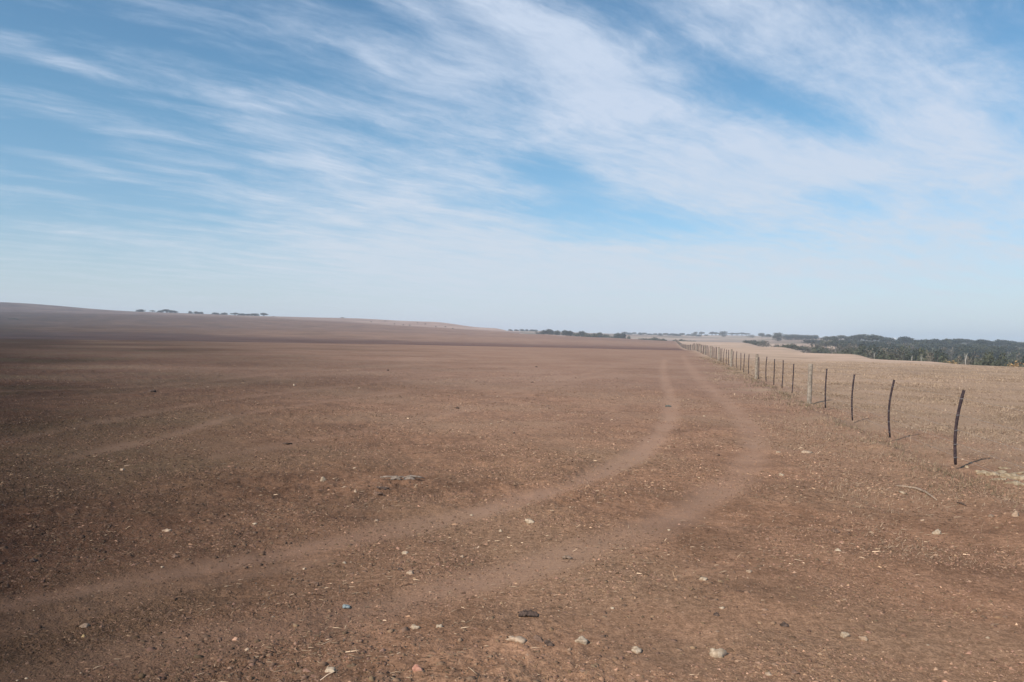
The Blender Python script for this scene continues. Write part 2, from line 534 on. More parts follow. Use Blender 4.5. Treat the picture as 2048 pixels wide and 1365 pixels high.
def np_mesh(name, co, faces_flat, nper, material, tint=None, smooth=False):
    """fast mesh from arrays; faces all have nper corners"""
    me = bpy.data.meshes.new(name)
    nf = len(faces_flat) // nper
    me.vertices.add(len(co))
    me.vertices.foreach_set('co', np.asarray(co, np.float32).ravel())
    me.loops.add(len(faces_flat))
    me.loops.foreach_set('vertex_index', np.asarray(faces_flat, np.int32))
    me.polygons.add(nf)
    me.polygons.foreach_set('loop_start', np.arange(0, nf * nper, nper, dtype=np.int32))
    me.polygons.foreach_set('loop_total', np.full(nf, nper, np.int32))
    if smooth:
        me.polygons.foreach_set('use_smooth', np.ones(nf, bool))
    me.materials.append(material)
    if tint is not None:
        at = me.color_attributes.new('tint', 'FLOAT_COLOR', 'POINT')
        c4 = np.ones((len(co), 4), np.float32)
        c4[:, :3] = tint
        at.data.foreach_set('color', c4.ravel())
    me.update()
    me.validate()
    o = bpy.data.objects.new(name, me)
    C.objects.link(o)
    return o


def tag(o, label=None, cat=None, group=None, kind=None):
    if label:
        o['label'] = label
    if cat:
        o['category'] = cat
    if group:
        o['group'] = group
    if kind:
        o['kind'] = kind
    return o


def empty(name, loc, rz=0.0):
    o = bpy.data.objects.new(name, None)
    o.empty_display_size = 0.3
    o.location = loc
    o.rotation_euler = (0, 0, rz)
    C.objects.link(o)
    return o


# ------------------------------------------------------------------ ground sheet
HALF = math.radians(37)
az_in = np.linspace(-HALF, HALF, 660)
az_out = np.linspace(HALF, 2 * math.pi - HALF, 100)[1:-1]
AZ = np.concatenate([az_in, az_out])
rr = [0.3]
while rr[-1] < 3200:
    r = rr[-1]
    g = 1.06 if r < 2.6 else (1.0066 if r < 26 else (1.011 if r < 140 else (1.018 if r < 700 else 1.05)))
    rr.append(r * g)
RR = np.array(rr)
na, nr = len(AZ), len(RR)
A2, R2 = np.meshgrid(AZ, RR)
jit = 1 + (R.rand(nr, na) - 0.5) * 0.004 * (R2 < 60)
GX, GY = R2 * jit * np.sin(A2), R2 * jit * np.cos(A2)
TRK = track_mask(GX.ravel(), GY.ravel()).reshape(GX.shape)
GRS = grass_mask(GX, GY)
GZ = zbig(GX, GY)
SL = (GZ - CAM_H) / R2
# pale grass on top of the far hill, seen above this sight line
bpx = [(-700, 600), (0, 624), (200, 629), (400, 632), (540, 636), (700, 645), (860, 655), (960, 661), (1060, 667), (1160, 676)]
baz = [az_of(*p) for p in bpx]
bsl = [slope_of(*p) for p in bpx]
SB = np.interp(A2, baz, bsl)
nz = fbm(GX, GY, 0.01, 3)
PALE = 1.0 * sst(SL - SB + nz * 0.0015, -0.0008, 0.0012) * (R2 > 300) * (A2 < az_of(1130)) * 0.85
nz2 = fbm(GX, GY, 0.02, 3)
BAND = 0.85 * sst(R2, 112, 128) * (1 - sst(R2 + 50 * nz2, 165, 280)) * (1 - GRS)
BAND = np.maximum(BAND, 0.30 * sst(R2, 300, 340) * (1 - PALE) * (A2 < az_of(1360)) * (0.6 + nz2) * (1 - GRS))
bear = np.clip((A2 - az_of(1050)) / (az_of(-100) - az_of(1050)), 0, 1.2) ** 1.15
LENS_DARK = np.clip(bear * 1.08 + 0.30 * fbm(GX, GY, 0.12, 3) - 0.02, 0, 1) * (1 - GRS * 0.9)  # lens corner darkening as soil colour, ramped by bearing, with random tone
LENS_DARK = LENS_DARK * np.where(np.abs(A2) > 1.2, 0.5, 1)
FAR = np.maximum(sst(R2, 470, 560) * (A2 > az_of(1040)), sst(A2, az_of(1640), az_of(1760)) * sst(R2, 100, 160))
GRS = np.where((R2 > 110) & (A2 < az_of(1355)), GRS * 0, GRS)
GZ = GZ + micro(GX, GY, TRK, GRS)

co = np.stack([GX, GY, GZ], -1).reshape(-1, 3)
ii = np.arange(nr - 1)[:, None] * na
jj = np.arange(na)[None, :]
jn = (jj + 1) % na
quads = np.stack([ii + jj, ii + jn, ii + na + jn, ii + na + jj], -1).reshape(-1, 4)[:, ::-1]
ground = np_mesh('ground', co, quads.ravel(), 4, M_GROUND, smooth=True)
VAL = sst(A2, az_of(1640), az_of(1760)) * sst(R2, 90, 150) * (1 - GRS * (R2 < 140))
GRASS_VEIL = sst(R2 + 12 * fbm(GX, GY, .03, 3), 22, 95)  # distance ramp for the veil painted on the grass
SOIL_VEIL = sst(R2 + 5 * fbm(GX, GY, .08, 3), 9, 30)  # distance ramp for the veil painted on the bare soil
for nm, arr in (('soil_veil', SOIL_VEIL), ('grass_veil', GRASS_VEIL), ('valley', VAL), ('grass', GRS), ('track', TRK), ('band', BAND), ('pale', PALE), ('dark', LENS_DARK), ('far', FAR)):
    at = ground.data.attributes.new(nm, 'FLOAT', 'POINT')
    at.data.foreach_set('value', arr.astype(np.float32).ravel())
tag(ground, 'bare red-brown paddock soil with wheel tracks and dry grass beyond the fence', kind='structure')
cap = mesh_obj('ground_underfoot', [(0, 0, -0.02)] + [(0.32 * math.sin(a), 0.32 * math.cos(a), -0.012) for a in np.linspace(0, 2 * math.pi, 25)[:-1]],
               [(0, 1 + (k + 1) % 24, 1 + k) for k in range(24)], M_GROUND)
tag(cap, kind='structure')


def gz(x, y):
    """height of the built ground sheet"""
    x, y = np.asarray(x, float), np.asarray(y, float)
    a = np.arctan2(x, y)
    r = np.hypot(x, y)
    fa = np.clip((a + HALF) / (2 * HALF) * 659, 0, 658.99)
    fr = np.clip(np.interp(np.log(r), np.log(RR), np.arange(nr)), 0, nr - 1.01)
    i, j = fr.astype(int), fa.astype(int)
    u, v = fr - i, fa - j
    return (GZ[i, j] * (1 - u) + GZ[i + 1, j] * u) * (1 - v) + (GZ[i, j + 1] * (1 - u) + GZ[i + 1, j + 1] * u) * v


def gmask(M, x, y):
    a = np.arctan2(x, y)
    r = np.hypot(x, y)
    j = np.clip(np.rint((a + HALF) / (2 * HALF) * 659), 0, 659).astype(int)
    i = np.clip(np.interp(np.log(r), np.log(RR), np.arange(nr)), 0, nr - 1).astype(int)
    return M[i, j]


def hit(px, py):
    """first point of the ground seen along a sight line"""
    d = ray(px, py)
    r = np.exp(np.linspace(math.log(2), math.log(2000), 5000))
    h = math.hypot(d.x, d.y)
    x, y, z = d.x / h * r, d.y / h * r, CAM_H + d.z / h * r
    k = np.argmax(z < gz(x, y))
    return float(x[k]), float(y[k])


# ------------------------------------------------------------------ fence
def tube(pts, rad, seg=7, cap=True):
    vs, fs = [], []
    n = len(pts)
    pts = [Vector(p) for p in pts]
    for i, p in enumerate(pts):
        d = (pts[min(i + 1, n - 1)] - pts[max(i - 1, 0)]).normalized()
        a = d.orthogonal().normalized() if abs(d.z) < 0.9 else Vector((1, 0, 0)) - d * d.x
        a.normalize()
        b = d.cross(a)
        r = rad[i] if hasattr(rad, '__len__') else rad
        for k in range(seg):
            t = 2 * math.pi * k / seg
            vs.append(p + (a * math.cos(t) + b * math.sin(t)) * r)
    for i in range(n - 1):
        for k in range(seg):
            fs.append((i * seg + k, i * seg + (k + 1) % seg, (i + 1) * seg + (k + 1) % seg, (i + 1) * seg + k))
    if cap:
        fs.append(tuple(range(seg))[::-1])
        fs.append(tuple((n - 1) * seg + k for k in range(seg)))
    return vs, fs


def join(parts):
    vs, fs = [], []
    for v, f in parts:
        o = len(vs)
        vs += list(v)
        fs += [tuple(i + o for i in q) for q in f]
    return vs, fs


fence = empty('wire_fence', (FP[4][0], FP[4][1], float(gz(*FP[4]))))
tag(fence, 'wire fence of dark bent droppers and grey wooden posts between bare soil and dry grass', 'fence')
FO = Vector(fence.location)
WIRE_H = [0.16, 0.34, 0.53, 0.74, 0.97]


def dropper_pts(x, y, h, lean, bow, bowy, gap):
    z0 = float(gz(x, y)) + gap
    return [Vector((x + lean * t + bow * math.sin(math.pi * t) - FO.x, y + bowy * math.sin(math.pi * t) - FO.y, z0 + h * t - FO.z))
            for t in np.linspace(0, 1, 9)]


# (x, y, height, lean, bow); the droppers hang on the wires just off the ground
near_px = {0: (1911, 936, .090, -.045, 1.03), 1: (1780, 879, .050, -.055, 1.02), 2: (1705, 842, .02, -.03, 1.0), 3: (1651, 818, .01, -.015, .99)}


def add_dropper(x, y, h, lean, bow, gap, rad, ties=True, seg=7):
    pts = dropper_pts(x, y, h, lean, bow, R.uniform(-.015, .015), gap)
    rads = [rad * (0.95 + 0.12 * math.sin(3.1 * k + x)) for k in range(9)]
    rads[0] *= .85
    v, f = tube(pts, rads, seg)
    d = mesh_obj('dropper', v, f, M_DROP, fence, smooth=True)
    if ties:
        for wh in WIRE_H:
            t = (wh - gap) / h
            if 0.03 < t < 0.97:
                p = pts[0].lerp(pts[-1], t) + Vector((bow * math.sin(math.pi * t), 0, 0))
                v, f = tube([p - Vector((0, 0, .0035)), p + Vector((0, 0, .0035))], rad * 1.10, 7)
                mesh_obj('wire_tie', v, f, M_TIE, d)
    return d


def add_post(x, y, h, rad, lean=0.0, seg=9):
    z0 = float(gz(x, y))
    pts = [Vector((x + lean * t - FO.x, y - FO.y, z0 - .1 + (h + .1) * t - FO.z)) for t in (0, .2, .5, .8, .985, 1)]
    v, f = tube(pts, [rad * q for q in (1.02, 1.05, 1.0, .98, .97, .88)], seg)
    o = mesh_obj('wooden_post', v, f, M_WOOD, fence, smooth=False)
    return o


kind_px = 'ddddwdddddwdddddw'
for k, ((x, y), kd) in enumerate(zip(FP, kind_px)):
    if kd == 'w':
        x = fence_x(y) * 0.5 + x * 0.5
        add_post(x, y, 1.12 if k == 4 else 1.1, 0.062, lean=.02)
    elif k in near_px:
        q = near_px[k]
        add_dropper(x, y, q[4], q[2], q[3], 0.06, 0.019 if k else 0.022)
    else:
        add_dropper(x, y, R.uniform(.93, 1.02), R.uniform(-.01, .04), R.uniform(-.03, .02), 0.05, 0.019, ties=y < 30)
# onwards into the distance: a post, then droppers, 2 m or so apart
y = FP[-1][1] + 2.0
k = 1
while y < 430:
    x = fence_x(y)
    if k % 6 == 0:
        add_post(x, y, 1.1, 0.065, seg=6)
    else:
        add_dropper(x + R.uniform(-.03, .03), y, R.uniform(.93, 1.05), R.uniform(-.03, .03), R.uniform(-.03, .03), 0.05, 0.021 if y < 120 else .026, ties=False, seg=4)
    y += R.uniform(1.75, 2.2) if y < 120 else R.uniform(3.2, 3.8)
    k += 1
# post just out of the picture that ends the wires
add_post(fence_x(5.0), 5.0, 1.12, 0.062)
ys = np.concatenate([np.linspace(5.0, 130, 90), np.linspace(133, 430, 60)])
for wh in WIRE_H:
    pts = [Vector((fence_x(yy) - FO.x, yy - FO.y, float(zbig(np.array(fence_x(yy)), np.array(yy))) + wh - FO.z)) for yy in ys]
    v, f = tube(pts, 0.0013, 3, cap=False)
    mesh_obj('wire', v, f, M_WIRE, fence)

# ------------------------------------------------------------------ stones and other single things on the soil
M_ST = {
    'white': simple('cream_limestone', (0.32, 0.235, 0.16), (0.50, 0.395, 0.285), 40, bump=.004),
    'tan': simple('tan_stone', (0.32, 0.22, 0.15), (0.46, 0.34, 0.24), 40, bump=.004),
    'red': simple('reddish_stone', (0.36, 0.17, 0.12), (0.46, 0.25, 0.18), 40, bump=.004),
    'brown': simple('brown_earth_clod', (0.13, 0.08, 0.055), (0.22, 0.14, 0.10), 50, bump=.005),
    'dark': simple('dark_clod', (0.055, 0.038, 0.031), (0.125, 0.085, 0.066), 50, bump=.005),
    'grey': simple('dusty_grey', (0.21, 0.145, 0.10), (0.29, 0.205, 0.15), 50, bump=.004),
    'yellow': simple('yellowish_stone', (0.25, 0.17, 0.08), (0.32, 0.23, 0.12), 40),
}


def ico(sub=2):
    import bmesh
    bm = bmesh.new()
    bmesh.ops.create_icosphere(bm, subdivisions=sub, radius=1)
    v = np.array([q.co[:] for q in bm.verts])
    f = [tuple(q.index for q in p.verts) for p in bm.faces]
    bm.free()
    return v, f


ICO = {1: ico(1), 2: ico(2), 3: ico(3)}


def rock_mesh(seed, w_, d_, h_, rough=.35, sub=3, angular=True):
    rs = np.random.RandomState(seed)
    v, f = ICO[sub]
    v = v.copy()
    if angular:
        for _ in range(9):                      # cut facets
            n = rs.normal(size=3)
            n /= np.linalg.norm(n)
            c = rs.uniform(.55, .9)
            t = v @ n
            v -= np.outer(np.maximum(t - c, 0) * 0.85, n)
    v += (vnoise(v[:, 0] * 2.3 + seed, v[:, 1] * 2.3 + v[:, 2] * 1.7)[:, None] * rough) * v
    v += (vnoise(v[:, 0] * 6 + seed, v[:, 1] * 6 + v[:, 2] * 5)[:, None] * rough * .35) * v
    v *= np.array([w_ / 2, d_ / 2, h_ / 2])
    return v, f


def px_size(px, py, x, y):
    return math.hypot(x, y) / FOC


STONES = [
    # photo x, y of foot, width px, height ratio, colour, label
    (645, 963, 11, 1.1, 'white', 'upright cream stone standing alone on dark soil left of the grey bark strip'),
    (1061, 1047, 23, .5, 'white', 'broad cream stone between the two wheel tracks in the middle of the field'),
    (1001, 1064, 8, .8, 'white', 'small cream stone just below and left of the broad cream stone'),
    (809, 1109, 14, .55, 'white', 'angular pale stone on the left wheel track edge'),
    (688, 1128, 10, .5, 'white', 'small flat pale stone left of the angular pale stone by the track'),
    (820, 1149, 15, .7, 'tan', 'tan wedge-shaped stone touching a smaller one above the second wheel track'),
    (835, 1147, 9, .8, 'brown', 'small brown stone leaning against the tan wedge-shaped stone'),
    (799, 1142, 11, .6, 'dark', 'dark clod just left of the tan wedge-shaped stone'),
    (924, 1116, 8, .8, 'tan', 'small tan pebble between the wheel tracks above the second track'),
    (829, 1259, 18, .6, 'white', 'cream stone with pale yellow face, left one of a pair near the second track'),
    (878, 1256, 15, .5, 'white', 'dusty pale stone half sunk, right one of a pair near the second track'),
    (1036, 1287, 44, .32, 'tan', 'wide flat tan stone half buried beside the dark clod'),
    (1077, 1286, 26, .6, 'brown', 'rounded brown clod between the flat tan stone and the black clod'),
    (1098, 1293, 17, .9, 'dark', 'near-black clod with deep shadow beside the rounded brown clod'),
    (1162, 1288, 26, .62, 'white', 'jagged cream stone right of the near-black clod'),
    (1274, 1307, 27, .45, 'white', 'long low cream stone between the jagged stone and the largest rugged stone'),
    (1436, 1316, 33, .62, 'white', 'largest rugged cream stone with pitted top and strong shadow'),
    (658, 1346, 26, .5, 'white', 'cream angular stone at the bottom edge left of the red stone'),
    (834, 1344, 24, .6, 'red', 'reddish smooth stone near the bottom edge of the picture'),
    (1692, 1276, 18, .8, 'white', 'round white cobble beside a round tan cobble'),
    (1730, 1282, 15, .85, 'tan', 'round tan cobble right of the round white cobble'),
    (1408, 1161, 16, .55, 'white', 'oval pale stone below the bend of the right wheel track'),
    (1877, 1070, 18, .6, 'white', 'oval cream stone on smooth soil right of the tracks, below the fallen branch'),
    (1677, 1103, 12, .4, 'white', 'thin flat pale stone left of the oval cream stone'),
    (1564, 952, 10, .6, 'white', 'small oval cream stone right of the track bend'),
    (1615, 907, 20, .35, 'tan', 'flat tan slab in the dusty verge left of the second dropper'),
    (1557, 906, 9, .35, 'white', 'small bright white chip left of the flat tan slab'),
    (1846, 1043, 7, .7, 'tan', 'small tan pebble up and left of the oval cream stone'),
    (2034, 1034, 12, .9, 'tan', 'round tan stone at the right edge below the rubble heap'),
    (1984, 1035, 11, .45, 'grey', 'flat dark grey stone left of the round tan stone at the right edge'),
    (1673, 1067, 14, .7, 'brown', 'brown clod with a grassy crown left of the oval cream stone'),
    (1499, 1146, 10, .8, 'tan', 'dusty tan pebble right of the oval pale stone'),
    (1338, 1062, 7, .6, 'white', 'tiny oval white pebble in the dusty strip between the tracks'),
    (1445, 1218, 10, .6, 'white', 'small cream pebble above and right of the dark clod pair'),
    (1434, 1233, 12, .8, 'dark', 'dark crumbly clod just below the small cream pebble'),
    (1571, 1254, 14, .9, 'dark', 'dark round clod with straw across it'),
    (1538, 1352, 14, .6, 'tan', 'sunken tan stone at the bottom edge right of the largest rugged stone'),
    (1590, 1349, 14, .7, 'brown', 'brown flat clod at the bottom edge, right neighbour of the sunken tan stone'),
    (1225, 1219, 9, .6, 'white', 'small pale stone above the long low cream stone'),
    (1315, 1100, 6, .7, 'tan', 'pinpoint tan pebble below the tiny oval white pebble'),
    (243, 942, 10, .6, 'tan', 'tan stone with dark shadow on the dark soil at upper left'),
    (331, 1064, 16, .35, 'tan', 'flat tan double stone in the dark clods at left'),
    (509, 1050, 10, .5, 'white', 'slim pale stone right of the flat tan double stone'),
    (348, 1116, 12, .6, 'brown', 'olive brown lump on the upper track edge at left'),
    (166, 1275, 8, .9, 'yellow', 'small yellowish stone among dark clods at lower left'),
    (166, 1257, 16, .5, 'grey', 'dusty grey clod just above the yellowish stone at lower left'),
    (493, 1302, 11, .5, 'tan', 'pinkish tan flat stone on the lowest wheel track'),
    (632, 1173, 10, 1.1, 'brown', 'pointed brown stone casting a shadow below the left track'),
    (608, 1140, 8, .7, 'tan', 'small tan pebble left of the small flat pale stone'),
    (65, 1125, 12, .7, 'dark', 'dark clod with long shadow at the left edge'),
    (588, 772, 6, .8, 'white', 'distant pale stone far out in the left field'),
    (718, 777, 5, .5, 'white', 'distant white chip right of the distant pale stone'),
    (982, 849, 5, .5, 'white', 'white chip in the middle of the smooth field'),
    (1028, 868, 5, 1., 'dark', 'dark lump beside the white chip in the middle of the field'),
    (914, 818, 8, .6, 'dark', 'dark lump at the head of a faint dark scatter in the field'),
    (1073, 735, 7, .5, 'dark', 'farthest dark lump in the smooth field'),
    (775, 742, 5, .8, 'dark', 'far dark lump left of the farthest one'),
    (1064, 766, 7, .5, 'dark', 'far dark lump straight below the farthest one'),
    (1435, 912, 9, .7, 'brown', 'brown clod between the bending wheel tracks'),
    (304, 785, 12, .6, 'dark', 'dark rooty lump far out in the left field'),
    (709, 938, 8, .6, 'tan', 'faint tan stone above the grey bark strip'),
    (752, 1043, 8, .6, 'tan', 'tan pebble below the grey bark strip on the track'),
    (943, 1032, 7, .6, 'white', 'cream pebble on the left wheel track right of centre'),
    (710, 986, 8, 1.0, 'tan', 'knobbly tan stone below the grey bark strip'),
    (755, 991, 20, .35, 'brown', 'long brown clod under the grey bark strip'),
    (764, 979, 22, .25, 'dark', 'thin dark clod line touching the long brown clod'),
]
for i, (px, py, wpx, hr, colr, lab) in enumerate(STONES):
    x, y = hit(px, py)
    s = math.hypot(x, y) / FOC * wpx
    rd = colr in ('dark', 'brown')
    v, f = rock_mesh(100 + i, s * 1.08, s * R.uniform(.7, .95), s * hr * 1.3, .7 if rd else .6, 3 if wpx > 9 else 2)
    nm = 'earth_clod' if rd or 'clod' in lab or 'lump' in lab else 'stone'
    o = mesh_obj(nm, v, f, M_ST[colr], smooth=True)
    z = float(gz(x, y))
    o.location = (x, y + s * .3, z + s * hr * .05)
    o.rotation_euler = (0, 0, R.uniform(-.5, .5))
    tag(o, lab, 'clod' if nm == 'earth_clod' else 'stone', 'clods lying on the soil' if nm == 'earth_clod' else 'stones lying on the soil')


def litter_thing(name, px, py, parts, label, cat, material, up=.01):
    x, y = hit(px, py)
    o = mesh_obj(name, *join(parts), material, smooth=True)
    o.location = (x, y, float(gz(x, y)) + up)
    tag(o, label, cat)
    return o


def crumple(seed, w_, d_, h_, n=14):
    """crumpled thin sheet with thickness"""
    rs = np.random.RandomState(seed)
    vs, fs = [], []
    for i in range(n):
        for j in range(n):
            u, v = i / (n - 1) - .5, j / (n - 1) - .5
            e = 1 + .5 * vnoise(np.array(math.atan2(v, u) * 2. + seed), np.array(1.3))
            z = h_ * (0.5 + abs(float(vnoise(np.array(u * 7 + seed), np.array(v * 5)))) * 2.2 + float(vnoise(np.array(u * 16 + seed), np.array(v * 16))) * .8) * max(0, 1 - 3.4 * (u * u + v * v)) ** .5
            vs.append((u * w_ * float(e), v * d_ * float(e), z))
    for i in range(n - 1):
        for j in range(n - 1):
            fs.append((i * n + j, (i + 1) * n + j, (i + 1) * n + j + 1, i * n + j + 1))
    m_ = len(vs)
    vs += [(a, b, c - .004) for a, b, c in vs]
    fs += [tuple(q + m_ for q in f[::-1]) for f in fs]
    return vs, fs


M_BLUE = simple('pale_blue_plastic', (0.18, 0.22, 0.22), (0.27, 0.31, 0.31), 30, rough=.5)
M_PALE = simple('bleached_bark', (0.19, 0.145, 0.115), (0.28, 0.225, 0.185), 30, bump=.004)
M_STRAWY = simple('dry_branch', (0.25, 0.175, 0.125), (0.36, 0.27, 0.20), 20, bump=.003)
litter_thing('bark_strip', 802, 961, [[[(a + .10, b + .01, c) for a, b, c in crumple(3, .13, .05, .028)[0]], crumple(3, .13, .05, .028)[1]], [[(a - .06, b, c) for a, b, c in crumple(5, .11, .05, .03)[0]], crumple(5, .11, .05, .03)[1]], tube([(-.24, .02, .012), (-.15, -.02, .03), (-.05, .01, .02), (.03, .0, .03)], [.008, .012, .010, .006], 6), tube([(.02, -.02, .02), (.10, .02, .035), (.2, .0, .03), (.27, .02, .01)], [.006, .011, .012, .006], 6)],
             'flattened pale grey bark strip on dark soil right of the upright cream stone', 'bark', M_PALE)
litter_thing('plastic_scrap', 692, 1217, [crumple(8, .045, .04, .010)], 'crumpled pale blue plastic scrap on the second wheel track', 'plastic scrap', M_BLUE)
litter_thing('plastic_scrap', 1133, 1118, [crumple(9, .07, .05, .012)], 'dusty grey plastic scrap on the second wheel track below the broad cream stone', 'plastic scrap', M_ST['grey'])
litter_thing('dung_pat', 1056, 1232, [crumple(21, .11, .07, .02)] + [rock_mesh(i, .03, .03, .03, .5, 1) for i in range(3)],
             'dark grey crumbly dung pat above the rounded brown clod', 'dung', M_ST['dark'])
litter_thing('bottle_shard', 1336, 814, [crumple(31, .16, .10, .03)], 'dark greenish scrap lying on the left wheel track where it bends', 'scrap',
             simple('greenish_scrap', (.09, .10, .085), (.14, .15, .13), 10))


def branch(px0, pts_px, rads, name, label, material):
    P = [hit(*p) for p in pts_px]
    o0 = P[0]
    pts = [Vector((p[0] - o0[0], p[1] - o0[1], float(gz(*p)) - float(gz(*o0)) + rads[k])) for k, p in enumerate(P)]
    v, f = tube(pts, rads, 7)
    o = mesh_obj(name, v, f, material, smooth=True)
    o.location = (o0[0], o0[1], float(gz(*o0)))
    tag(o, label, 'branch')


branch(0, [(1792, 973), (1812, 976), (1834, 980), (1850, 987), (1862, 994), (1874, 1002)], [.006, .011, .014, .014, .010, .006], 'fallen_branch',
       'long pale curved branch lying in the verge left of the rubble heap', M_STRAWY)
branch(0, [(1797, 985), (1802, 987), (1808, 989.5), (1814, 990)], [.006, .012, .014, .008], 'broken_stick',
       'short white broken stick just below the long pale curved branch', M_ST['white'])
branch(0, [(1915, 1007), (1922, 1009), (1932, 1013)], [.006, .011, .006], 'burnt_stick', 'short dark stick below the fence furrow near the long pale branch', M_ST['dark'])
branch(0, [(566, 889), (575, 890), (584, 889)], [.012, .016, .008], 'dark_root', 'dark root lying on the left field above the upright stone', M_ST['dark'])
branch(0, [(219, 1056), (221, 1052)], [.004, .003], 'root_stub', 'thin dark root stub poking out of the clods at left', M_ST['dark'])

# rubble heap at the right edge: pale limestone slabs half in the ground
rub = empty('rubble_heap', (*hit(2005, 958), 0))
rub.location.z = float(gz(rub.location.x, rub.location.y))
tag(rub, 'low heap of pale broken limestone slabs at the foot of the nearest dropper', 'rubble')
M_RUB = simple('lichened_limestone', (0.25, 0.18, 0.11), (0.42, 0.325, 0.22), 14, bump=.01)
for i, (px, py, w_, d_, h_) in enumerate([(1965, 948, .18, .16, .09), (1982, 950, .20, .16, .09), (1999, 946, .24, .14, .08), (2018, 954, .28, .20, .10),
                                          (2038, 958, .26, .2, .09), (2052, 955, .24, .2, .11), (2000, 960, .2, .12, .05), (2026, 966, .24, .1, .05),
                                          (2050, 972, .3, .12, .06), (1957, 944, .10, .08, .05), (2010, 938, .22, .07, .05), (2040, 948, .22, .12, .07), (1934, 936, .06, .05, .07)]):
    x, y = hit(px, py)
    v, f = rock_mesh(300 + i, w_, d_, h_, .4, 3)
    o = mesh_obj('slab', v, f, M_RUB, rub, smooth=False)
    o.location = (x - rub.location.x, y - rub.location.y, float(gz(x, y)) - h_ * .02 - rub.location.z)
    o.rotation_euler = (R.uniform(-.15, .15), R.uniform(-.15, .15), R.uniform(-.6, .6))

# ------------------------------------------------------------------ countless crumbs, straw and grass
def scatter(n, rmin, rmax, p, azr=(-36.5, 36.5)):
    """positions with density falling with distance"""
    u = R.rand(n)
    q = 2 - p
    r = (rmin ** q + u * (rmax ** q - rmin ** q)) ** (1 / q)
    a = np.radians(R.uniform(azr[0], azr[1], n))
    return r * np.sin(a), r * np.cos(a), r


# clods
OCT_V, OCT_F = ICO[1]
OCT_V = OCT_V.copy()
OV = np.array([(1, 0, 0), (-1, 0, 0), (0, 1, 0), (0, -1, 0), (0, 0, 1), (.6, .6, .6), (-.6, .5, .7), (-.5, -.6, .6), (.6, -.5, .5)])
OFc = np.array([(0, 5, 8), (0, 2, 5), (2, 6, 5), (2, 1, 6), (1, 7, 6), (1, 3, 7), (3, 8, 7), (3, 0, 8), (4, 8, 5), (4, 5, 6), (4, 6, 7), (4, 7, 8)])
x, y, r = scatter(95000, 2.6, 60, 1.75)
tr = gmask(TRK, x, y)
gr = gmask(GRS, x, y)
dk = gmask(LENS_DARK, x, y)
clump = fbm(x, y, 0.8, 3)
keep = R.rand(len(x)) < np.clip((1 - .85 * tr) * (1 - .75 * gr) * (.06 + .55 * dk + 2.2 * clump), 0.02, 1)
x, y, r, dk = x[keep], y[keep], r[keep], dk[keep]
n = len(x)
s = np.exp(R.normal(math.log(.0050), .60, n)) * (1 + .25 * dk) * np.clip(r / 9, 1, 1.8)
s = np.minimum(s, .020)
ang = R.rand(n) * 6.28
V = OV[None] * (1 + R.uniform(-.35, .35, (n, 9, 3)))
V = V * (s[:, None, None] * np.stack([R.uniform(.8, 1.7, n), R.uniform(.7, 1.2, n), R.uniform(.45, .9, n)], -1)[:, None, :])
ca, sa = np.cos(ang)[:, None], np.sin(ang)[:, None]
X = V[..., 0] * ca - V[..., 1] * sa + x[:, None]
Yy = V[..., 0] * sa + V[..., 1] * ca + y[:, None]
Z = V[..., 2] + gz(x, y)[:, None] - .1 * s[:, None]
co = np.stack([X, Yy, Z], -1).reshape(-1, 3)
F = (OFc[None] + 9 * np.arange(n)[:, None, None]).reshape(-1)
base = np.array([.220, .135, .088]) * (1 - dk[:, None]) + np.array([.066, .041, .029]) * dk[:, None]  # clods take on the painted lens darkening at left
tint = base * np.exp(R.normal(0, .22, (n, 1))) * (1 + R.uniform(-.06, .06, (n, 3)))
cl = np_mesh('soil_clods', co, F, 3, M_LITTER, np.repeat(tint, 9, 0))
tag(cl, 'countless small red-brown earth crumbs over the bare paddock', kind='stuff')

# the finest crumbs: four-sided grains, sharp-edged
x, y, r = scatter(420000, 2.6, 26, 2.2)
tr, gr, dk = gmask(TRK, x, y), gmask(GRS, x, y), gmask(LENS_DARK, x, y)
keep = R.rand(len(x)) < np.clip((1 - .8 * tr) * (1 - .6 * gr) * (.30 + .3 * dk + 1.6 * fbm(x + 3, y, 1.1, 3)), 0.05, 1)
x, y, r, dk = x[keep], y[keep], r[keep], dk[keep]
n = len(x)
s = np.minimum(np.exp(R.normal(math.log(.0042), .45, n)) * np.clip(r / 5, 1, 2.2), .014)
ang = R.rand(n) * 6.28
GV = np.array([(1, 0, -.2), (0, .8, -.2), (-1, 0, -.2), (0, -.8, -.2), (0, 0, .9)])
V = (GV[None] + R.uniform(-.35, .35, (n, 5, 3))) * s[:, None, None] * np.stack([R.uniform(.9, 2.2, n), R.uniform(.7, 1.1, n), R.uniform(.6, 1.1, n)], -1)[:, None, :]
ca, sa = np.cos(ang)[:, None], np.sin(ang)[:, None]
co = np.stack([V[..., 0] * ca - V[..., 1] * sa + x[:, None], V[..., 0] * sa + V[..., 1] * ca + y[:, None], V[..., 2] + gz(x, y)[:, None]], -1).reshape(-1, 3)
GF = np.array([(0, 1, 4), (1, 2, 4), (2, 3, 4), (3, 0, 4)])
F = (GF[None] + 5 * np.arange(n)[:, None, None]).reshape(-1)
base = np.array([.275, .165, .107]) * (1 - dk[:, None]) + np.array([.070, .043, .030]) * dk[:, None]  # crumb colour follows the painted lens darkening too
tint = base * np.exp(R.normal(-.05, .36, (n, 1))) * (1 + R.uniform(-.05, .05, (n, 3)))
tag(np_mesh('soil_crumbs', co, F, 3, M_LITTER, np.repeat(tint, 5, 0)), 'fine sharp crumbs of tilled earth covering the near paddock', kind='stuff')

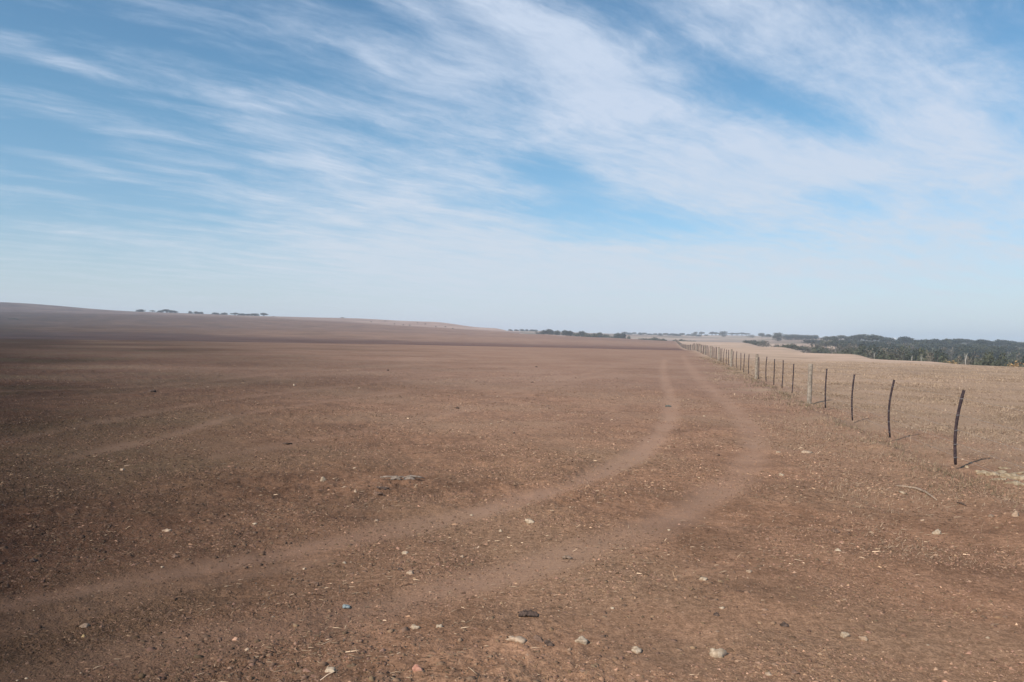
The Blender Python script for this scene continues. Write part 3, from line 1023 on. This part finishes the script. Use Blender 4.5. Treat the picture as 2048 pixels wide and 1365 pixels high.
# pale pebbles
x, y, r = scatter(480, 2.8, 40, 1.7)
n = len(x)
s = np.exp(R.normal(math.log(.0045), .5, n)) * np.clip(r / 9, 1, 1.6)
V = OV[None] * (1 + R.uniform(-.25, .25, (n, 9, 3))) * s[:, None, None] * np.array([1.2, 1, .7])
co = np.stack([V[..., 0] + x[:, None], V[..., 1] + y[:, None], V[..., 2] + gz(x, y)[:, None]], -1).reshape(-1, 3)
F = (OFc[None] + 9 * np.arange(n)[:, None, None]).reshape(-1)
tint = np.array([.40, .30, .21]) * R.uniform(.55, 1.1, (n, 1))
tag(np_mesh('pebbles', co, F, 3, M_LITTER, np.repeat(tint, 9, 0)), 'tiny pale pebbles strewn over the bare paddock', kind='stuff')


def blades(name, label, x, y, length, width, elev, tint, bend=.4, zo=0.0):
    """each blade: a bent strip of two segments, slightly curved"""
    n = len(x)
    az_ = R.rand(n) * 6.283
    dx, dy = np.cos(az_), np.sin(az_)
    ce, se = np.cos(elev), np.sin(elev)
    z0 = gz(x, y) + zo
    px_, py_ = -dy * width / 2, dx * width / 2
    q = R.uniform(-bend, bend, n)
    P0 = np.stack([x, y, z0], -1)
    P1 = P0 + np.stack([dx * ce * length * .5, dy * ce * length * .5, se * length * .5], -1)
    e2 = np.maximum(elev - np.abs(q), 0.02)
    az2 = az_ + q
    P2 = P1 + np.stack([np.cos(az2) * np.cos(e2) * length * .5, np.sin(az2) * np.cos(e2) * length * .5, np.sin(e2) * length * .5], -1)
    W = np.stack([px_, py_, width * .5], -1)
    co = np.stack([P0 - W, P0 + W, P1 + W, P1 - W, P2], 1).reshape(-1, 3)
    b = 5 * np.arange(n)[:, None]
    F = np.concatenate([b + np.array([[0, 1, 2]]), b + np.array([[0, 2, 3]]), b + np.array([[3, 2, 4]])], 1).reshape(-1)
    o = np_mesh(name, co, F, 3, M_LITTER, np.repeat(tint, 5, 0))
    tag(o, label, kind='stuff')
    return o


# straw and stubble bits on the bare soil
x, y, r = scatter(80000, 2.6, 40, 1.75)
tr, gr, dk = gmask(TRK, x, y), gmask(GRS, x, y), gmask(LENS_DARK, x, y)
keep = R.rand(len(x)) < np.clip((1 - .9 * tr) * (.26 + 1.8 * fbm(x + 40, y, 0.9, 3)), .015, 1)
x, y, r, dk = x[keep], y[keep], r[keep], dk[keep]
n = len(x)
L = np.clip(np.exp(R.normal(math.log(.030), .5, n)), .012, .16)
wd = np.clip(.0022 * (r / 5), .0026, .008) * R.uniform(.6, 1.3, n)
e = np.where(R.rand(n) < .82, R.uniform(.02, .25, n), R.uniform(.4, 1.3, n))
t1 = np.array([.42, .30, .20]) * np.exp(R.normal(-.25, .45, (n, 1))) * (1 - .45 * dk[:, None])  # straw dimmed at left along with the painted lens darkening
t2 = np.array([.14, .085, .055]) * np.exp(R.normal(0, .3, (n, 1)))
pick = (R.rand(n, 1) < .42 - .15 * dk[:, None])
blades('straw_litter', 'bits of broken straw and stubble lying on the bare soil', x, y, L, wd, e, np.where(pick, t1, t2), .7, .004)

# dry grass of the right paddock
x, y, r = scatter(330000, 7.0, 75, 1.45, (2, 36.5))
side = x - fence_x(y)
gr = gmask(GRS, x, y)
pat = fbm(x, y, .7, 3)
keep = (side > -2.2) & (R.rand(len(x)) < np.clip(np.where(side > 0, gr * (.75 + 1.3 * pat), .10 + .6 * pat), 0, 1))
x, y, r, side, gr, pat = x[keep], y[keep], r[keep], side[keep], gr[keep], pat[keep]
n = len(x)
L = np.exp(R.normal(math.log(.042), .45, n)) * np.clip(.7 + pat, .5, 1.5)
wd = np.clip(.0022 * (r / 7), .0025, .014) * R.uniform(.6, 1.3, n)
e = R.uniform(.35, 1.5, n)
t1 = np.array([.44, .32, .22]) * np.exp(R.normal(-.12, .25, (n, 1)))
t2 = np.array([.29, .205, .14]) * np.exp(R.normal(0, .25, (n, 1)))
hue = fbm(x + 31, y, .35, 2)[:, None]
cu = gmask(GRASS_VEIL, x, y)[:, None]  # blades are paled by the painted veil as well
blades('dry_grass', 'short dry grass of the grazed paddock right of the fence', x, y, L, wd, e, np.where(R.rand(n, 1) < np.clip(.66 - .9 * hue + .3 * cu, .2, .97), t1, t2) * (.86 + .3 * cu), .5)
# weeds along the furrow under the fence and upright stalks in the field
yy = 6 + 70 * R.rand(13000) ** 2
xx = fence_x(yy) + R.normal(-.35, .4, 13000)
m_ = R.rand(13000) < np.clip(.35 + 1.6 * fbm(xx, yy, 1.1, 3), 0, 1)
xx, yy = xx[m_], yy[m_]
n = len(xx)
rr_ = np.hypot(xx, yy)
blades('verge_weeds', 'sparse dry weeds along the furrow under the fence', xx, yy, np.exp(R.normal(math.log(.085), .4, n)), np.clip(.0022 * rr_ / 7, .0025, .01),
       R.uniform(.5, 1.5, n), np.where(R.rand(n, 1) < .5, np.array([.34, .245, .16]), np.array([.17, .14, .085])) * R.uniform(.6, 1.2, (n, 1)))

# ------------------------------------------------------------------ trees
def leaf_material(name, c1, c2, c3=None):
    m, t, b = mat(name)
    tc = t.new('ShaderNodeTexCoord')
    n = t.noise(tc.outputs['Object'], 5.0, 3)
    oi = t.new('ShaderNodeObjectInfo')
    col = t.mix(t.ss(n, .3, .7), c1, c2)
    a = t.new('ShaderNodeAttribute', attribute_name='tint')
    col = t.mul(col, a.outputs['Color'])
    col = t.mul(col, t.mix(oi.outputs['Random'], (.75, .78, .72), (1.3, 1.25, 1.15)))
    t.put(b.inputs['Base Color'], col)
    return m


M_LEAF = leaf_material('dull_green_foliage', (0.058, 0.064, 0.042), (0.098, 0.104, 0.072))
M_LEAFD = leaf_material('dark_green_foliage', (0.036, 0.044, 0.036), (0.064, 0.074, 0.060))
M_GREYLEAF = leaf_material('grey_brown_twiggy_foliage', (0.085, 0.078, 0.064), (0.135, 0.12, 0.10))
M_RUST = leaf_material('orange_brown_foliage', (0.24, 0.15, 0.075), (0.36, 0.24, 0.12))


def crown_mesh(name, seed, blobs, n, size, material):
    """leaf clumps spread through the volume of several lobes; blobs: (x, y, z, rx, ry, rz)"""
    rs = np.random.RandomState(seed)
    B = np.array(blobs)
    wts = B[:, 3] * B[:, 4] * B[:, 5]
    k = rs.choice(len(B), n, p=wts / wts.sum())
    d = rs.normal(size=(n, 3))
    d /= np.linalg.norm(d, axis=1)[:, None]
    rad = rs.rand(n) ** .38
    c = B[k, :3] + d * rad[:, None] * B[k, 3:6]
    gap = vnoise(c[:, 0] * 6 + seed, c[:, 2] * 7 + c[:, 1] * 5)
    ok = gap > -.2
    c, d = c[ok], d[ok]
    n = len(c)
    nn = d + rs.normal(size=(n, 3)) * .7
    nn /= np.linalg.norm(nn, axis=1)[:, None]
    a = np.cross(nn, rs.normal(size=(n, 3)))
    a /= np.linalg.norm(a, axis=1)[:, None]
    b = np.cross(nn, a)
    s = size * rs.uniform(.5, 1.4, n)[:, None]
    co = np.stack([c - a * s, c + b * s * .6, c + a * s, c - b * s * .7], 1).reshape(-1, 3)
    tint = np.repeat(np.exp(rs.normal(0, .16, (n, 1))) * np.ones((1, 3)), 4, 0)
    o = np_mesh(name, co, np.arange(4 * n), 4, material, tint)
    me = o.data
    bpy.data.objects.remove(o)
    return me


def trunk_mesh(name, seed, top, rad, limbs, material, spread=.35):
    rs = np.random.RandomState(seed)
    parts = [tube([(0, 0, -.05), (.01, 0, top * .5), (.0, .01, top)], [rad * 1.3, rad, rad * .6], 6)]
    for i in range(limbs):
        a = 6.28 * i / limbs + rs.uniform(-.4, .4)
        z0 = top * rs.uniform(.35, .8)
        e = spread * rs.uniform(.6, 1.1)
        zt = min(.95, top + rs.uniform(.1, .35))
        parts.append(tube([(0, 0, z0), (math.cos(a) * e * .5, math.sin(a) * e * .5, (z0 + zt) * .55), (math.cos(a) * e, math.sin(a) * e, zt)],
                          [rad * .6, rad * .4, rad * .12], 5))
    v, f = join(parts)
    me = bpy.data.meshes.new(name)
    me.from_pydata([tuple(q) for q in v], [], f)
    me.materials.append(material)
    me.update()
    return me


def lobes(seed, n, zlo, zhi, rxy, rz, spread):
    rs = np.random.RandomState(seed)
    o = []
    for i in range(n):
        a = rs.rand() * 6.28
        e = spread * math.sqrt(rs.rand())
        z = rs.uniform(zlo, zhi)
        k = rs.uniform(.7, 1.2)
        o.append((math.cos(a) * e, math.sin(a) * e, z * (1 - .25 * e), rxy * k, rxy * k, rz * k))
    return o


PROTO = {}       # kind -> list of (crown mesh, trunk mesh); all about 1 wide and 1 tall


def proto(kind, blobs_fn, n, size, lm, tm, top, rad, limbs, variants=3, spread=.3):
    PROTO[kind] = [(crown_mesh('crown', 50 * len(PROTO) + s, blobs_fn(s + 10 * len(PROTO)), n, size, lm),
                    trunk_mesh('trunk', s, top, rad, limbs, tm, spread)) for s in range(variants)]


proto('bush', lambda s: lobes(s, 9, .25, .62, .24, .27, .32) + [(0, 0, .3, .42, .38, .3)], 1500, .040, M_LEAF, M_BARK, .3, .03, 4)
proto('tree', lambda s: lobes(s, 10, .42, .78, .21, .2, .30) + [(0, 0, .55, .3, .3, .3)], 1500, .038, M_LEAFD, M_BARK, .5, .03, 5)
proto('gum', lambda s: lobes(s, 11, .40, .85, .17, .15, .34), 1200, .036, M_LEAF, M_BARK, .55, .018, 5)
proto('umbrella', lambda s: [(-.3, 0, .68, .22, .25, .17), (0, .05, .80, .30, .28, .20), (.3, -.05, .70, .22, .25, .17), (.1, .2, .72, .2, .2, .18), (-.1, -.1, .6, .25, .2, .12)], 1300, .040, M_LEAFD, M_BARK, .6, .03, 7, spread=.36)
proto('dome', lambda s: [(0, 0, .42, .48, .4, .22), (-.22, 0, .6, .26, .26, .24), (.2, 0, .66, .3, .26, .28), (0, .1, .7, .28, .26, .26)], 1300, .045, M_LEAFD, M_BARK, .4, .035, 5)
proto('scrub', lambda s: lobes(s, 8, .2, .7, .22, .25, .33), 750, .034, M_GREYLEAF, M_BARK, .4, .02, 6)
proto('rust', lambda s: lobes(s, 7, .25, .6, .26, .3, .28) + [(0, 0, .3, .45, .4, .32)], 1200, .036, M_RUST, M_BARK, .3, .02, 4)
proto('hedge', lambda s: [(0, 0, .45, .42, .4, .45), (-.2, 0, .62, .25, .25, .34), (.2, 0, .66, .25, .25, .32)], 1300, .040, M_LEAFD, M_BARK, .3, .03, 3)
proto('dead', lambda s: [(0, 0, .7, .25, .25, .2)], 60, .02, M_GREYLEAF, M_WHITEBARK, .75, .028, 6, spread=.28)


NTH = 'first second third fourth fifth sixth seventh eighth ninth tenth eleventh twelfth thirteenth fourteenth fifteenth sixteenth seventeenth eighteenth nineteenth twentieth'.split()
NUMBERED = {}


def tree(name, kind, px, ytop, dist, wpx, label, cat, group, basez=None, rz=None, wind=0.0):
    """a tree standing at distance dist on bearing px whose top reaches the sight line ytop"""
    a = az_of(px, ytop)
    if dist < 0:                       # given by the sight line of its foot
        dist = math.hypot(*hit(px, -dist))
    x, y = dist * math.sin(a), dist * math.cos(a)
    z = float(gz(x, y))
    top = CAM_H + slope_of(px, ytop) * dist
    h = max(top - z, 1.0)
    wd = wpx / FOC * dist
    root = empty(name, (x, y, z - (.30 * h if kind == 'dome' or (px < 600 and dist > 700) else .1)), R.rand() * 6.28 if rz is None else rz)
    tag(root, label, cat, group)
    if '{}' in label:
        NUMBERED.setdefault(label, []).append((px, root))
    cm, tm = random.choice(PROTO[kind])
    for nm, me in (('crown', cm), ('trunk', tm)):
        o = bpy.data.objects.new(nm, me)
        o.parent = root
        o.scale = (wd, wd, h * 1.03)
        C.objects.link(o)
    return root


G1 = 'dense scrubby trees in the valley beyond the right paddock'
G2 = 'grey-green trees of the middle row across the valley at right'
G3 = 'trees on the skyline at right'
G4 = 'belt of dark trees behind the crest of the bare field'
G5 = 'flat-topped trees behind the crest of the left hill'
G6 = 'small far trees on the skyline behind the fence end'
G7 = 'grey twiggy shrubs at the valley edge'


def edge_dist(px):
    return float(np.interp(px, [1480, 1560, 1700, 1850, 2048, 2400], [430, 246, 130, 92, 80, 75]))


# front rows in the valley
for row, (dk_, off, stp) in enumerate([(1.45, 0, 21), (1.9, 4, 25), (2.4, 8, 30)]):
    px = 1606 + row * 9
    while px < 2200:
        topy = np.interp(px, [1600, 1700, 1760, 1850, 1950, 2048, 2200], [687, 686, 687, 694, 700, 705, 709]) - off + R.uniform(-4, 5)
        kd = random.choice(['bush', 'scrub', 'gum', 'tree', 'scrub'] if row else ['bush', 'bush', 'gum', 'scrub'])
        dist = edge_dist(px) * dk_ * R.uniform(.93, 1.1)
        lab = {'bush': '{} dull green thicket tree from the left in the %s row of the valley', 'gum': '{} open-crowned pale-trunked tree from the left in the %s row of the valley',
               'tree': '{} dark green tree from the left in the %s row of the valley', 'scrub': '{} grey-brown half-bare shrub from the left in the %s row of the valley'}[kd] % ('front', 'second', 'third')[row]
        tree({'bush': 'thicket_tree', 'gum': 'gum_tree', 'tree': 'dark_tree', 'scrub': 'bare_shrub'}[kd], kd, px, topy, dist, R.uniform(30, 48), lab, 'shrub' if kd == 'scrub' else 'tree', G1)
        px += stp * R.uniform(.8, 1.2)
# middle rows
for rw, dist0, lab_, shift, step in (('middle', 330, 'middle row across the valley', 0, 15), ('upper', 430, 'upper row across the valley', -4.5, 14)):
    px = 1690 if rw == 'middle' else 1672
    while px < 2200:
        topy = np.interp(px, [1690, 1760, 1850, 1950, 2048, 2200], [683, 684, 687, 689, 695, 700]) + shift + R.uniform(-2.5, 2.5)
        kd = random.choice(['tree', 'scrub', 'tree', 'bush'])
        tree({'tree': 'dark_tree', 'scrub': 'bare_shrub', 'bush': 'thicket_tree'}[kd], kd, px, topy, dist0 * R.uniform(.93, 1.1), R.uniform(26, 40),
             {'tree': '{} dark tree from the left in the ', 'scrub': '{} brown bare shrub from the left in the ',
              'bush': '{} green thicket tree from the left in the '}[kd] + lab_, 'shrub' if kd == 'scrub' else 'tree', G2)
        px += step * R.uniform(.8, 1.2)
# skyline row
px = 1640
while px < 2200:
    topy = np.interp(px, [1640, 1700, 1730, 1780, 1850, 1900, 1960, 2000, 2030, 2048, 2200], [673, 671, 670, 673, 677, 676, 678, 676, 683, 685, 688]) + R.uniform(-2.0, 2.5)
    kd = random.choice(['umbrella', 'dome', 'tree'])
    tree({'tree': 'dark_tree', 'dome': 'dark_tree', 'umbrella': 'flat_topped_tree'}[kd], kd, px, topy, 540 * R.uniform(.95, 1.15), R.uniform(26, 40) if kd == 'umbrella' else R.uniform(20, 32),
         {'tree': '{} round bluish tree from the left on the skyline at right', 'dome': '{} broad domed tree from the left on the skyline at right', 'umbrella': '{} flat-topped tree from the left on the skyline at right'}[kd], 'tree', G3)
    px += R.uniform(10, 15)
# singles
SING = [
    ('lone_round_tree', 'hedge', 1555, 664.5, -683, 27, 'lone dark rounded tree standing left of the even tree row', 'tree', None),
    ('bushy_tree', 'tree', 1524, 664, -677.5, 15, 'tall left half of the tree pair left of the lone rounded tree', 'tree', None),
    ('bushy_tree', 'tree', 1536, 667, -677.5, 18, 'lower right half of the tree pair left of the lone rounded tree', 'tree', None),
    ('round_tree', 'hedge', 1446, 662, -674.5, 22, 'round dark tree on the skyline above the near wooden posts', 'tree', None),
    ('windswept_tree', 'tree', 1391, 663, -672, 13, 'small windswept tree on the skyline right of the fence end', 'tree', None),
    ('round_bush', 'bush', 1413, 667, -672.5, 10, 'tiny dark bush on the skyline between the windswept and the round tree', 'bush', None),
    ('round_bush', 'scrub', 1505, 668.5, -676.5, 22, 'grey bush on the skyline left of the tree pair', 'bush', None),
    ('rust_bush', 'rust', 1897, 711, 118, 42, 'orange-brown bush at the paddock edge beside the white dead trunk', 'bush', None),
    ('rust_bush', 'rust', 2040, 712, 103, 50, 'orange-brown bush at the right edge of the picture', 'bush', None),
    ('dead_tree', 'dead', 1932, 702, 112, 16, 'forked white dead trunk beside the orange-brown bush', 'tree', None),
    ('dead_tree', 'dead', 1824, 707, 122, 9, 'short white dead trunk left of the orange-brown bush', 'tree', None),
    ('dead_tree', 'dead', 1749, 702, 150, 9, 'leftmost white dead trunk at the paddock edge', 'tree', None),
    ('dead_tree', 'dead', 1843, 705, 122, 8, 'thin white dead trunk between the short one and the orange-brown bush', 'tree', None),
    ('grey_bush', 'scrub', 2028, 706, 104, 26, 'pale grey bare shrub left of the rightmost orange-brown bush', 'bush', None),
    ('valley_bush', 'bush', 1574, 682.5, 275, 40, 'low green bush at the paddock crest below the lone rounded tree', 'bush', None),
    ('valley_bush', 'bush', 1500, 676, 420, 30, 'left end bush of the low hedge on the paddock crest', 'bush', None),
    ('valley_bush', 'bush', 1517, 677.5, 400, 32, 'second bush from the left in the low hedge on the paddock crest', 'bush', None),
    ('valley_bush', 'scrub', 1533, 679, 370, 32, 'greyish third bush in the low hedge on the paddock crest', 'bush', None),
    ('valley_bush', 'scrub', 1548, 683, 320, 28, 'low right end bush of the low hedge on the paddock crest', 'bush', None),
]
for nm, kd, px, ty, ds, wp, lab, cat, grp in SING:
    tree(nm, kd, px, ty, ds, wp, lab, cat, grp, rz=.3)
# clipped row of trees
for i, px in enumerate(np.arange(1571, 1636, 6.2)):
    tree('row_tree', 'hedge', px, 668.5 + .05 * (px - 1571) / 2 + R.uniform(-.8, .8), -681, 13, '{} tree from the left in the even row right of the lone rounded tree', 'tree', 'even row of dark trees', rz=R.rand())
# belt behind the bare field
for px, ty, wp, kd in [(1078, 661, 16, 'scrub'), (1088, 658, 22, 'tree'), (1100, 656.5, 26, 'tree'), (1115, 658.5, 22, 'tree'), (1130, 657.5, 24, 'tree'), (1141, 660, 18, 'tree'), (1152, 661, 20, 'bush'),
                       (1164, 660, 22, 'tree'), (1176, 662, 20, 'bush'), (1188, 661, 22, 'bush'), (1200, 662, 22, 'tree'), (1212, 663.5, 20, 'bush'), (1224, 664, 20, 'bush'),
                       (1236, 663, 22, 'tree'), (1246, 663, 22, 'tree'), (1258, 668, 14, 'bush')]:
    tree('belt_tree', kd, px, ty, 520 * R.uniform(.97, 1.08), wp,
         {'tree': '{} dark tree from the left in the belt behind the bare field', 'bush': '{} low green tree from the left in the belt behind the bare field',
          'scrub': 'thin grey tree at the left end of the belt behind the bare field'}[kd], 'tree', G4)
for px, ty, wp in [(1284, 673, 20), (1298, 672, 24), (1312, 671.5, 24), (1326, 674, 20), (1350, 676, 16), (1362, 675, 22), (1376, 676, 22), (1388, 678, 18)]:
    tree('hedge_bush', 'bush', px, ty, 480 * R.uniform(.98, 1.05), wp, '{} low bush from the left between the tree belt and the far fence end', 'bush', 'low bushes by the far end of the fence')
px = 1250
while px < 1400:
    kd = random.choice(['dome', 'tree', 'dome'])
    tree('far_tree', kd, px, 664 + .01 * (px - 1250) + R.uniform(-1.5, 1.5), 1050 * R.uniform(.95, 1.1), R.uniform(10, 18), '{} small far tree from the left above the far end of the fence', 'tree', G6)
    px += R.uniform(7, 12)
for px in (1021, 1033, 1044, 1053, 1064, 1070):
    tree('far_tree', 'dome', px, 657 + R.uniform(-.8, .8), 950, 13, '{} tiny far tree from the left, just left of the dark tree belt', 'tree', 'tiny trees left of the belt')
for px in (1403, 1424, 1432, 1464, 1474, 1484, 1493):
    tree('umbrella_tree', 'umbrella', px, 663.5 + .03 * (px - 1400) + R.uniform(-.6, .6), -672.5, 18, '{} thin flat-topped tree from the left beside the round skyline tree', 'tree', 'flat-topped trees round the round skyline tree')
# left hill
for px, ty, wp in [(281, 618.5, 14), (305, 620, 8), (322, 619, 14), (334, 617.3, 18), (346, 618.5, 16), (381, 621.5, 8), (393, 622.5, 10), (403, 623, 8), (432, 624, 16), (448, 624.8, 12),
                   (470, 625, 14), (483, 625.5, 14), (497, 626, 14), (510, 625.5, 16), (528, 624.8, 16)]:
    tree('hill_tree', random.choice(['dome', 'dome', 'umbrella', 'tree']), px, ty - 1 + R.uniform(-1.2, .6), 800, wp * 1.35, '{} flat-topped tree from the left on the left hill crest' if wp > 10 else '{} small round tree from the left on the left hill crest', 'tree', G5)
tree('crest_bush', 'bush', 547, 631, 790, 4, 'tiny bush on the crest right of the hill trees', 'bush', None)
tree('crest_bush', 'bush', 685, 634.3, 770, 11, 'single low bush on the crest in the middle of the left skyline', 'bush', None)
for px, py in [(20, 640), (28, 639), (34, 640)]:
    x, y = hit(px, py)
    tree('brush_pile', 'scrub', px, py - 3, math.hypot(x, y), 8, '{} dark heap of branches from the left far up the left field', 'brush pile', 'brush heap far up the left field')
for px, py in [(790, 649), (806, 651), (820, 652), (851, 649), (872, 655), (890, 655), (742, 645), (770, 643), (905, 658), (836, 647)]:
    x, y = hit(px, py)
    tree('grass_tuft', 'scrub', px, py - 2.2, math.hypot(x, y), 5, '{} small grey tussock from the left on the pale hilltop', 'tussock', 'tussocks on the pale hilltop')

# ------------------------------------------------------------------ two far farm sheds
for lab, lst in NUMBERED.items():
    lst.sort(key=lambda q: q[0])
    for i, (px, root) in enumerate(lst):
        nth = NTH[i] if i < 20 else 'twenty-' + NTH[i - 20]
        root['label'] = lab.replace('{}', nth)
M_SHED = simple('white_shed_wall', (0.60, 0.60, 0.58), (0.72, 0.72, 0.70), 2)
M_ROOF = simple('pale_iron_roof', (0.62, 0.62, 0.62), (0.75, 0.75, 0.75), 2, rough=.5)


def shed(px, ybase, dist, wpx, label):
    x, y = hit(px, ybase)
    dist = math.hypot(x, y)
    wd = wpx / FOC * dist
    h = wd * .36
    zb = float(gz(x, y))
    r_ = empty('farm_shed', (x, y, zb))
    tag(r_, label, 'shed')
    H = h
    b = wd / 2
    d = wd * .35
    v = [(-b, -d, -.3), (b, -d, -.3), (b, d, -.3), (-b, d, -.3), (-b, -d, H), (b, -d, H), (b, d, H), (-b, d, H), (-b, 0, H + h * .4), (b, 0, H + h * .4)]
    mesh_obj('wall', v, [(0, 1, 5, 4), (1, 2, 6, 9, 5), (2, 3, 7, 6), (3, 0, 4, 8, 7)], M_SHED, r_)
    e = .25
    v = [(-b - e, -d - e, H - .05), (b + e, -d - e, H - .05), (b + e, 0, H + h * .4 + .1), (-b - e, 0, H + h * .4 + .1), (-b - e, d + e, H - .05), (b + e, d + e, H - .05)]
    v += [(p, q, s + .12) for p, q, s in v]
    mesh_obj('roof', v, [(0, 3, 2, 1), (3, 4, 5, 2), (6, 7, 8, 9), (9, 8, 11, 10), (0, 1, 7, 6), (4, 10, 11, 5), (1, 2, 8, 7), (2, 5, 11, 8), (0, 6, 9, 3), (3, 9, 10, 4)], M_ROOF, r_)


shed(1693, 681, 520, 7, 'small white farm shed between the tree row and the skyline trees')
shed(1785, 682, 500, 10, 'low pale-roofed shed under the flat-topped skyline trees')

# ------------------------------------------------------------------ air
HB, ZB, ZT = float(RR[-1]) + 60, float(GZ.min()) - 1.2, float(GZ.max()) + 6
hz = mesh_obj('haze', [(-HB, -HB, ZB), (HB, -HB, ZB), (HB, HB, ZB), (-HB, HB, ZB), (-HB, -HB, ZT), (HB, -HB, ZT), (HB, HB, ZT), (-HB, HB, ZT)],
              [(0, 3, 2, 1), (4, 5, 6, 7), (0, 1, 5, 4), (1, 2, 6, 5), (2, 3, 7, 6), (3, 0, 4, 7)])
hm = bpy.data.materials.new('thin_dusty_haze')
hm.use_nodes = True
hm.node_tree.nodes.clear()
ho = hm.node_tree.nodes.new('ShaderNodeOutputMaterial')
hv = hm.node_tree.nodes.new('ShaderNodeVolumePrincipled')
hv.inputs['Color'].default_value = (.78, .88, 1.0, 1)
hv.inputs['Density'].default_value = 0.00046
hv.inputs['Anisotropy'].default_value = 0.0
hm.node_tree.links.new(hv.outputs[0], ho.inputs['Volume'])
hz.data.materials.append(hm)
tag(hz, 'thin dusty summer haze over the fields', kind='stuff')
